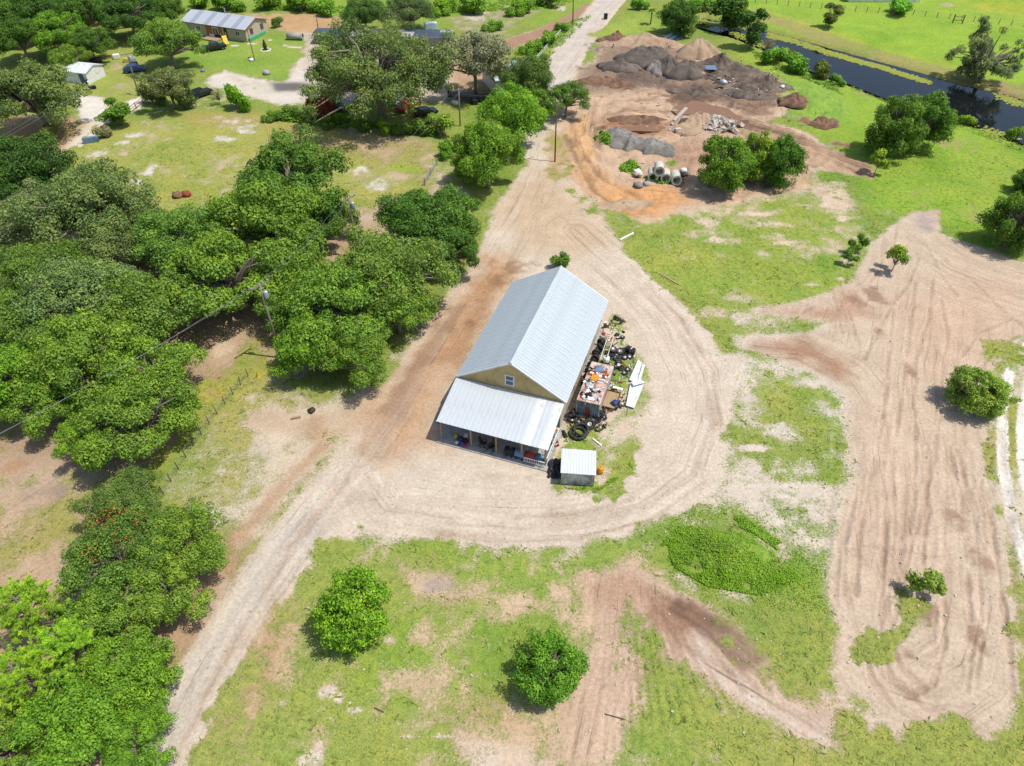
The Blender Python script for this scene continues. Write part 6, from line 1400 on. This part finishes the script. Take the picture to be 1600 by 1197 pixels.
# ------------------------------------------------------------------ vehicles
def pickup(px, py, rz, m, label, bed=True, cat='pickup truck', name='pickup_truck'):
    e = empty(name, P(px, py), rz, label=label, cat=cat); e.location.z = gz(e.location.x, e.location.y)
    side = [(-2.6, .45), (2.55, .45), (2.65, .8), (2.55, 1.08), (1.25, 1.15), (.55, 1.75), (-.75, 1.78), (-1.0, 1.12), (-2.6, 1.1)] if bed else [(-2.2, .4), (2.2, .4), (2.25, .75), (2.1, .95), (1.1, 1.02), (.35, 1.5), (-1.2, 1.52), (-2.0, 1.05), (-2.25, .95)]
    MB().extr([(x, -.95, z) for x, z in side], (0, 1.9, 0)).build('body', M[m], e, bevel=.06)
    top = 1.70 if bed else 1.45; x0, x1 = (1.2, .62) if bed else (1.05, .42)
    MB().extr([(x0, -.8, 1.2 if bed else 1.05), (x0, .8, 1.2 if bed else 1.05), (x1, .75, top), (x1, -.75, top)], (.03, 0, .03)).build('windscreen', M['glass'], e)
    for y in (-.958, .955): MB().extr([(.95, y, 1.2 if bed else 1.05), (.5, y, top - .03), (-.7, y, top - .02), (-.85, y, 1.2 if bed else 1.05)], (0, .004, 0)).build('side_window', M['glass'], e)
    if bed: MB().box((-1.8, 0, 1.10), (1.4, 1.55, .05)).build('bed_floor', M['black'], e)
    for x in (-1.6, 1.6):
        for y in (-.86, .86):
            w = link('wheel', TM['car'], None, e, (x, y, .36)); w.rotation_euler = (math.pi / 2, 0, 0); link('rim', RM['car'], None, w)
    for y in (-.7, .7): MB().box((2.6 if bed else 2.2, y, .82), (.08, .32, .16)).build('headlight', M['white'], e); MB().box((-2.6 if bed else -2.22, y, .85), (.06, .2, .22)).build('tail_light', M['red'], e)
    return e
pickup(336, 78, .55, 'car_black', 'black pickup parked on the lawn before the mobile home')
pickup(316, 150, .9, 'car_black', 'dark grey car parked at the edge of field left of bare shrub', False, 'car', 'parked_car')
pickup(212, 112, .2, 'car_blue', 'dark blue car in the shade behind the far utility pole', False, 'car', 'parked_car')
pickup(543, 170, .9, 'car_blue', 'blue car parked under the left of the spreading oak', False, 'car', 'parked_car')
pickup(638, 172, .8, 'car_red', 'red pickup parked under the right of the spreading oak')
pickup(666, 180, .5, 'car_black', 'black car right of the red pickup under the oak', False, 'car', 'parked_car')
pickup(621, 160, 1.2, 'car_white', 'pale van behind the red pickup under the oak', False, 'van', 'parked_van')
# dumpsters
def dumpster(px, py, rz, d, label):
    e = empty('dumpster', P(px, py), rz, label=label, cat='dumpster'); x, y, z = d
    for s in (-1, 1): MB().box((s * x / 2, 0, z / 2), (.08, y, z)).build('side_panel', M['rust_red'], e); MB().box((0, s * y / 2, z / 2), (x - .09, .08, z)).build('end_panel', M['rust_red'], e)
    MB().box((0, 0, .12), (x - .1, y - .1, .1)).build('floor', M['rust_red'], e)
    rb = MB()
    for i in range(6): rb.box((-x / 2 + (i + .5) * x / 6, -y / 2 - .07, z / 2), (.1, .08, z * .95))
    rb.build('rib', M['rust_red'], e); rm_ = MB()
    for s in (-1, 1): rm_.box((s * x / 2, 0, z + .05), (.14, y + .1, .1)); rm_.box((0, s * y / 2, z + .052), (x, .14, .1))
    rm_.build('rim', M['rust_red'], e)
dumpster(497, 183, .15, (3.4, 2.6, 3.0), 'tall rust red dumpster at left end under the spreading oak')
dumpster(516, 172, .15, (2.4, 2.2, 3.2), 'rust red bin behind the tall dumpster')
# ------------------------------------------------------------------ excavation yard: heaps, pipes, puddles
def heap(name, px, py, rx, ry, h, m, label, cat='heap', seed=0, sharp=1.4, nse=.35, rz=0, kind=None):
    """rx, ry in metres"""
    n, k = 72, 28; c = P(px, py)
    a = np.tile(np.arange(n) * 2 * math.pi / n, k + 1); q = np.repeat(np.arange(k + 1) / k, n)
    env = 1 + .16 * np.sin(2 * a + seed) + .1 * np.sin(5 * a + 2 * seed) + .06 * np.sin(9 * a + seed * 3)
    x = np.cos(a) * q * env * rx; y = np.sin(a) * q * env * ry
    nn = fbm(x + seed * 9., y - seed * 5., max(rx, ry) * .45, seed, 5, .6); ridge = .5 - np.abs(fbm(x - seed * 4., y + seed, max(rx, ry) * .3, seed + 7, 4, .6)) * 2
    nse *= 1.1; h *= 1.25
    z = h * np.clip(1 - q ** 1.1, 0, 1) ** (1 / sharp) * (1 + nse * nn * 2.2 + nse * ridge * .5) + np.clip(1 - q, 0, .3) * fbm(x, y, .7, seed + 20, 3) * 1.2 * nse - np.where(q > .98, .3, .04)
    idx = np.arange(n * (k + 1)).reshape(k + 1, n); nx_ = np.roll(idx, -1, 1)
    F_ = np.stack([idx[:-1].ravel(), nx_[:-1].ravel(), nx_[1:].ravel(), idx[1:].ravel()], 1)[n:]
    V_ = np.stack([x, y, z], 1); V_[:n] = V_[0]
    me = np_mesh(name, V_, F_, smooth=True); me2 = MB(); 
    import bmesh
    bm = bmesh.new(); bm.from_mesh(me); bm.verts.ensure_lookup_table()
    top = bm.verts[0]
    for i in range(n):
        bm.faces.new((top, bm.verts[n + i], bm.verts[n + (i + 1) % n])).smooth = True
    bmesh.ops.delete(bm, geom=[bm.verts[i] for i in range(1, n)], context='VERTS'); bm.normal_update(); bm.to_mesh(me); bm.free()
    o = link(name, me, M[m]); o.location = (c.x, c.y, gz(c.x, c.y)); o.rotation_euler = (0, 0, rz); tag(o, label, cat); return o
heap('sand_pile', 1090, 86, 4.6, 4.2, 3.0, 'sandpile', 'pale conical sand pile beside the canal meadow', seed=1, sharp=1.2, nse=.15)
heap('gravel_pile', 985, 226, 3.6, 3.0, 1.7, 'gravel', 'left grey gravel pile before the brown puddle', seed=2)
heap('gravel_pile', 1022, 234, 3.6, 2.8, 1.7, 'gravel', 'right grey gravel pile above the concrete pipes', seed=3)
heap('gravel_pile', 968, 212, 3.0, 2.4, 1.2, 'gravel', 'small far grey gravel pile beside the grassy hump', seed=4)
heap('dark_soil_heap', 1010, 95, 7.5, 3.6, 2.2, 'dark_gravel', 'long dark soil ridge at the head of excavation yard', seed=5, rz=-.3, nse=.5)
heap('dark_soil_heap', 1042, 112, 5.0, 3.0, 1.8, 'dark_gravel', 'dark soil ridge descending right of the long ridge', seed=6, rz=-.9, nse=.5)
heap('dark_soil_heap', 1075, 118, 4.4, 3.2, 2.2, 'dark_gravel', 'dark pointed heap in front of the sand pile', seed=7)
heap('brown_soil_heap', 1000, 68, 9, 4.5, 1.8, 'sandpile', 'broad tan heap behind the long dark ridge', seed=8, nse=.4)
heap('brown_soil_heap', 962, 66, 4, 2.4, 1.6, 'brown_soil', 'brown heap at the roadside end of excavation yard', seed=9, nse=.5)
heap('brown_soil_heap', 968, 108, 5, 2.6, 1.2, 'dark_gravel', 'low brown bank left of the dark ridge', seed=10, nse=.6)
heap('grey_heap', 1026, 110, 2.6, 2.6, 1.5, 'gravel', 'grey heap wrapped by the dark ridge', seed=11)
heap('black_soil_heap', 1150, 120, 8.5, 3.8, 1.6, 'black_soil', 'long black soil heap at the meadow edge', seed=12, rz=-.35, nse=.7)
heap('black_soil_heap', 1195, 138, 6.5, 3.6, 1.5, 'black_soil', 'black soil heap with white scraps near the grassy mound', seed=13, rz=-.4, nse=.7)
heap('black_soil_heap', 1125, 104, 5.5, 2.8, 1.6, 'black_soil', 'black brush heap right of the sand pile', seed=14, rz=-.2, nse=.8)
heap('brown_soil_heap', 945, 130, 6, 3, .9, 'brown_soil', 'low brown bank beside the road at excavation yard', seed=15, nse=.7)
heap('brown_soil_heap', 1000, 190, 6, 2, .9, 'brown_soil', 'low brown bank before the dark tracks', seed=16, nse=.6)
heap('brown_soil_heap', 1240, 165, 3.6, 2, 1.0, 'brown_soil', 'brown clod bank at the foot of the grassy mound', seed=17, nse=.8)
heap('brown_soil_heap', 1288, 195, 3.2, 2, 1.0, 'brown_soil', 'brown clod bank right of the grassy mound', seed=18, nse=.8)
heap('orange_soil_heap', 975, 320, 5, 2.0, .5, 'sandpile', 'low orange sand bank below the pipes', seed=19, nse=.5)
heap('spoil_bank', 1165, 150, 7, 2.4, .8, 'dark_gravel', 'dark spoil bank along the puddle', seed=20, rz=-.3, nse=.8)
heap('spoil_bank', 1095, 145, 6, 2.4, .9, 'black_soil', 'dark spoil bank left of the scrap heap', seed=21, rz=-.2, nse=.8)
junk('blue_sheet', 0, 0, 0, (2.6, 2.2, .2), .3, 'blue', 'pale blue sheet on the black heap right of sand pile', 'sheet').location = P(1110, 106, 1.5)
wcushion(1096, 117, .3, .9, 'sandpile', 'tan boulder below the sand pile', 'boulder', 'boulder'); wcushion(1187, 128, 1.2, .6, 'white', 'white scrap on the black soil heap', 'scrap', 'scrap'); wcushion(1130, 131, .9, .9, 'steel', 'grey rubbish heap amid the black soil', 'rubbish_heap', 'rubbish'); wcushion(1222, 137, .9, .5, 'white', 'white scrap at right end of the black heap', 'scrap', 'scrap')
# metal sheets by the canal head
for i, (x, y, lb) in enumerate(((1045, 58, 'left white metal sheet at the canal head tree'), (1054, 59, 'middle white metal sheet at the canal head tree'), (1062, 60, 'right blue metal sheet at the canal head tree'))):
    o = MB().box((0, 0, .3), (1.0, 4.0, .25), -.7).build('metal_sheet', M['white_sheet' if i < 2 else 'blue'], None, bevel=.03); o.location = P(x, y, 0); o.rotation_euler = (.1, 0, 0); tag(o, lb, 'sheet')
# rubble
rb = empty('rubble_pile', P(1092, 197), 0, label='pale broken concrete rubble pile beside the brown puddles', cat='rubble')
o = heap('mound', 1092, 197, 6.6, 3.6, 1.5, 'rubble', None, None, seed=31, nse=.6); o.parent = rb; o.location = (0, 0, 0)
for k in list(o.keys()): del o[k]
o.data.materials.clear(); o.data.materials.append(M['sandpile'])
cm = []
for i in range(5):
    r = random.Random(i); b = MB(); b.box((0, 0, 0), (1, .8, .5)); b.v = [(x + r.uniform(-.22, .22), y + r.uniform(-.2, .2), z + r.uniform(-.15, .15)) for x, y, z in b.v]; m_ = b.mesh('chunk'); m_.materials.append(M['rubble' if i < 4 else 'concrete']); cm.append(m_)
r = random.Random(77)
for i in range(170):
    a = r.uniform(0, 6.28); q = r.random() ** .6; x, y = math.cos(a) * q * 6.6 + (1.5 if r.random() < .5 else 0), math.sin(a) * q * 3.6
    o = link('chunk', cm[i % 5], None, rb, (x, y, 1.5 * max(0, 1 - q) ** .7 + .1)); s = r.uniform(.25, .85) * (1.3 if x > 1 else .8); o.scale = (s, s, s); o.rotation_euler = (r.uniform(-.8, .8), r.uniform(-.8, .8), r.uniform(0, 6))
o = MB().box((0, 0, 0), (3.6, .6, .35)).build('slab', M['rubble'], rb, bevel=.04); o.location = (-3.6, 1.0, 1.8); o.rotation_euler = (0, -.45, .7)
o = MB().box((0, 0, 0), (1.6, .25, 1.6)).build('slab', M['concrete'], rb, bevel=.04); o.location = (-3.2, -.4, 1.2); o.rotation_euler = (.4, .1, .5)
o = MB().box((0, 0, 0), (2.0, .6, .5)).build('slab', M['rubble'], rb, bevel=.04); o.location = (-4.2, -2.6, .5); o.rotation_euler = (0, .1, .5)
def puddle(px, z, label):
    q = [P(x, y, z) for x, y in px]; c = sum(q, Vector()) / len(q); nq = []
    for a, b in zip(q, q[1:] + q[:1]):
        for f in (0, .25, .5, .75): v = a.lerp(b, f); v += Vector((math.sin(v.x * 1.7) * .3, math.cos(v.y * 1.3) * .3, 0)); nq.append(v - c)
    o = MB().extr(nq, (0, 0, -.4)).build('puddle_water', M['mud_water']); o.location = c; tag(o, label, 'puddle'); o.data.update()
puddle([(1048, 173), (1062, 163), (1085, 157), (1110, 162), (1140, 172), (1160, 182), (1158, 196), (1135, 190), (1100, 178), (1060, 178)], .26, 'long brown muddy puddle behind the rubble pile')
puddle([(950, 205), (985, 196), (1012, 190), (1035, 194), (1042, 200), (1025, 206), (990, 205), (965, 208)], .26, 'brown muddy puddle left of the rubble pile')
puddle([(1188, 146), (1205, 144), (1222, 148), (1210, 153), (1192, 151)], .35, 'small brown puddle at the foot of black soil heap')
# concrete pipes
def cpipe(px, py, z, rz, label):
    e = empty('concrete_pipe', P(px, py, z), rz, label=label, cat='pipe', group=None); Mx = Matrix.Rotation(math.pi / 2, 3, 'X')
    MB().lathe([(.62, -1.2), (.78, -1.2), (.78, .9), (.86, .95), (.86, 1.2), (.62, 1.2), (.62, -1.2)], 20, Mx, (0, 0, 0), caps=False).build('barrel', M['pipe'], e, smooth=False)
cpipe(1030, 263, 2.0, -.12, 'concrete pipe resting on top of the others'); cpipe(1040, 274, .8, -.12, 'concrete pipe in the middle of the ground row'); cpipe(1056, 277, .8, -.05, 'concrete pipe at the right of the ground row'); cpipe(1020, 272, .8, -.12, 'concrete pipe at the left of the ground row')
wcushion(1069, 273, .0, .9, 'gravel', 'grey boulder against the right concrete pipe', 'boulder', 'boulder'); wcushion(1068, 268, .7, .6, 'white', 'white sack on the grey boulder by the pipes', 'sack', 'sack')
wcushion(996, 271, .0, .75, 'white', 'large white sack left of the concrete pipes', 'sack', 'sack'); wcushion(993, 274, .0, .5, 'sandpile', 'tan sack in front of the large white one', 'sack', 'sack'); wcushion(1000, 274, .0, .5, 'pipe', 'pale sack right of the tan one', 'sack', 'sack')
wcushion(997, 292, .0, .8, 'gravel', 'grey mottled boulder below the white sacks', 'boulder', 'boulder'); wcushion(1011, 290, .0, .7, 'concrete', 'pale round boulder right of the mottled one', 'boulder', 'boulder')
# roadside bin
e = empty('roadside_bin', P(946, 30), .2, label='dark wheeled bin at right edge of the far dirt road', cat='bin'); MB().extr([(-.4, -.4, .1), (.4, -.4, .1), (.4, .4, .1), (-.4, .4, .1)], (0, 0, 1.1)).build('body', M['black'], e, bevel=.05); MB().box((0, 0, 1.26), (.9, .9, .08)).build('lid', M['black'], e)
# yellow marker under the oak row
e = MB(); o = e.lathe([(.28, 0), (.22, .1), (.05, .75), (0, .8)], 10).build('marker_cone', M['yellow']); o.location = P(404, 588); o.location.z = gz(o.location.x, o.location.y); tag(o, 'yellow marker cone on the grass beside the oak row shade', 'cone')
wcushion(487, 643, 0, .45, 'dark_wood', 'dark charred log pile in the oak row shade', 'log_pile', 'logs'); beam((455, 655), (470, 652), .2, .2, 'wood', 'short tan log left of the charred pile', name='log', cat='log')
wcushion(292, 306, 0, .8, 'rust_red', 'orange brown brush pile at field edge by the wood', 'brush_pile', 'brush'); wcushion(278, 308, 0, .9, 'brown_soil', 'grey brown brush pile left of the orange one', 'brush_pile', 'brush')
beam((322, 658), (327, 650), .15, .12, 'wood', 'pale fallen post by the wire fence', name='fallen_post', cat='post')
# scattered stones and scraps too small to pick apart
b = MB(); r = random.Random(55); sv = []
regs = [((880, 700, 985, 765), 120), ((930, 530, 1010, 650), 120), ((560, 760, 1080, 850), 160), ((480, 880, 820, 1190), 140), ((1100, 560, 1330, 850), 150), ((1300, 380, 1590, 1140), 260), ((900, 60, 1250, 320), 420), ((1000, 340, 1330, 460), 90), ((280, 620, 560, 800), 110), ((860, 900, 1340, 1190), 120)]
for (x0, y0, x1, y1), n in regs:
    for _ in range(n):
        p = P(r.uniform(x0, x1), r.uniform(y0, y1)); z = gz(p.x, p.y); s = r.choice((.05, .06, .08, .1, .13)) * r.uniform(.7, 1.2) * (1.5 if y1 < 400 else 1)
        b.box((p.x, p.y, z + s * .2), (s * r.uniform(.7, 1.5), s, s * .7), M=(Matrix.Rotation(r.uniform(0, 6), 3, 'Z') @ Matrix.Rotation(r.uniform(-.6, .6), 3, 'X')))
o = b.build('loose_stones', M['stone']); tag(o, 'loose pale stones and scraps scattered over the bare ground', 'stones', kind='stuff')

# small mixed scrap too tangled to pick apart
def scrap(name, regs, mats, label, seed):
    r = random.Random(seed); b = MB()
    for (x0, y0, x1, y1, z), n in regs:
        for _ in range(n):
            p = P(r.uniform(x0, x1), r.uniform(y0, y1), z); s = r.uniform(.08, .3); R_ = Matrix.Rotation(r.uniform(0, 6), 3, 'Z') @ Matrix.Rotation(r.uniform(-.7, .7), 3, 'X')
            k = r.random()
            if k < .5: b.box((p.x, p.y, z + s * .25), (s * r.uniform(.8, 3), s * r.uniform(.5, 1), s * r.uniform(.2, .6)), M=R_)
            elif k < .8: b.tube([p, p + R_ @ Vector((r.uniform(.4, 1.3), 0, r.uniform(0, .2)))], r.uniform(.015, .05), 5)
            else: b.lathe([(s * .5, 0), (s * .6, s * .3), (s * .4, s), (0, s)], 7, R_, (p.x, p.y, z + .02))
    o = b.build(name, M[mats]); tag(o, label, 'scrap', kind='stuff')
YR = [((884, 640, 912, 662, .05), 16), ((915, 645, 948, 668, .05), 18), ((948, 540, 992, 590, .05), 22), ((950, 590, 985, 640, .05), 12), ((940, 500, 975, 540, .05), 12), ((862, 640, 872, 700, .05), 12)]
CR = [((912, 590, 930, 620, 2.45), 10), ((920, 572, 950, 600, 2.45), 14), ((908, 605, 938, 626, 2.45), 12)]
scrap('rusty_scrap', YR, 'rust_red', 'small rusty scrap strewn between the tyres beside the building', 1)
scrap('pale_scrap', YR + CR, 'white', 'small pale scrap strewn by the tyres and over the container roof', 2)
scrap('dark_scrap_bits', YR + CR, 'black', 'small black scrap strewn by the tyres and over the container roof', 3)
scrap('metal_scrap', CR + YR[2:4], 'steel', 'small grey metal scrap on the container roof and in the weeds', 4)
scrap('spoil_debris', [((1110, 110, 1230, 150, .6), 120), ((1000, 160, 1060, 200, .2), 40), ((960, 240, 1070, 300, .1), 40), ((1040, 175, 1140, 215, .2), 80)], 'rubble', 'pale rubble debris scattered over the spoil heaps', 5)
scrap('spoil_wood', [((1100, 95, 1230, 150, .8), 90), ((940, 60, 1060, 120, .6), 60), ((1230, 150, 1300, 200, .3), 30)], 'dark_wood', 'dark wood debris scattered over the spoil heaps', 6)
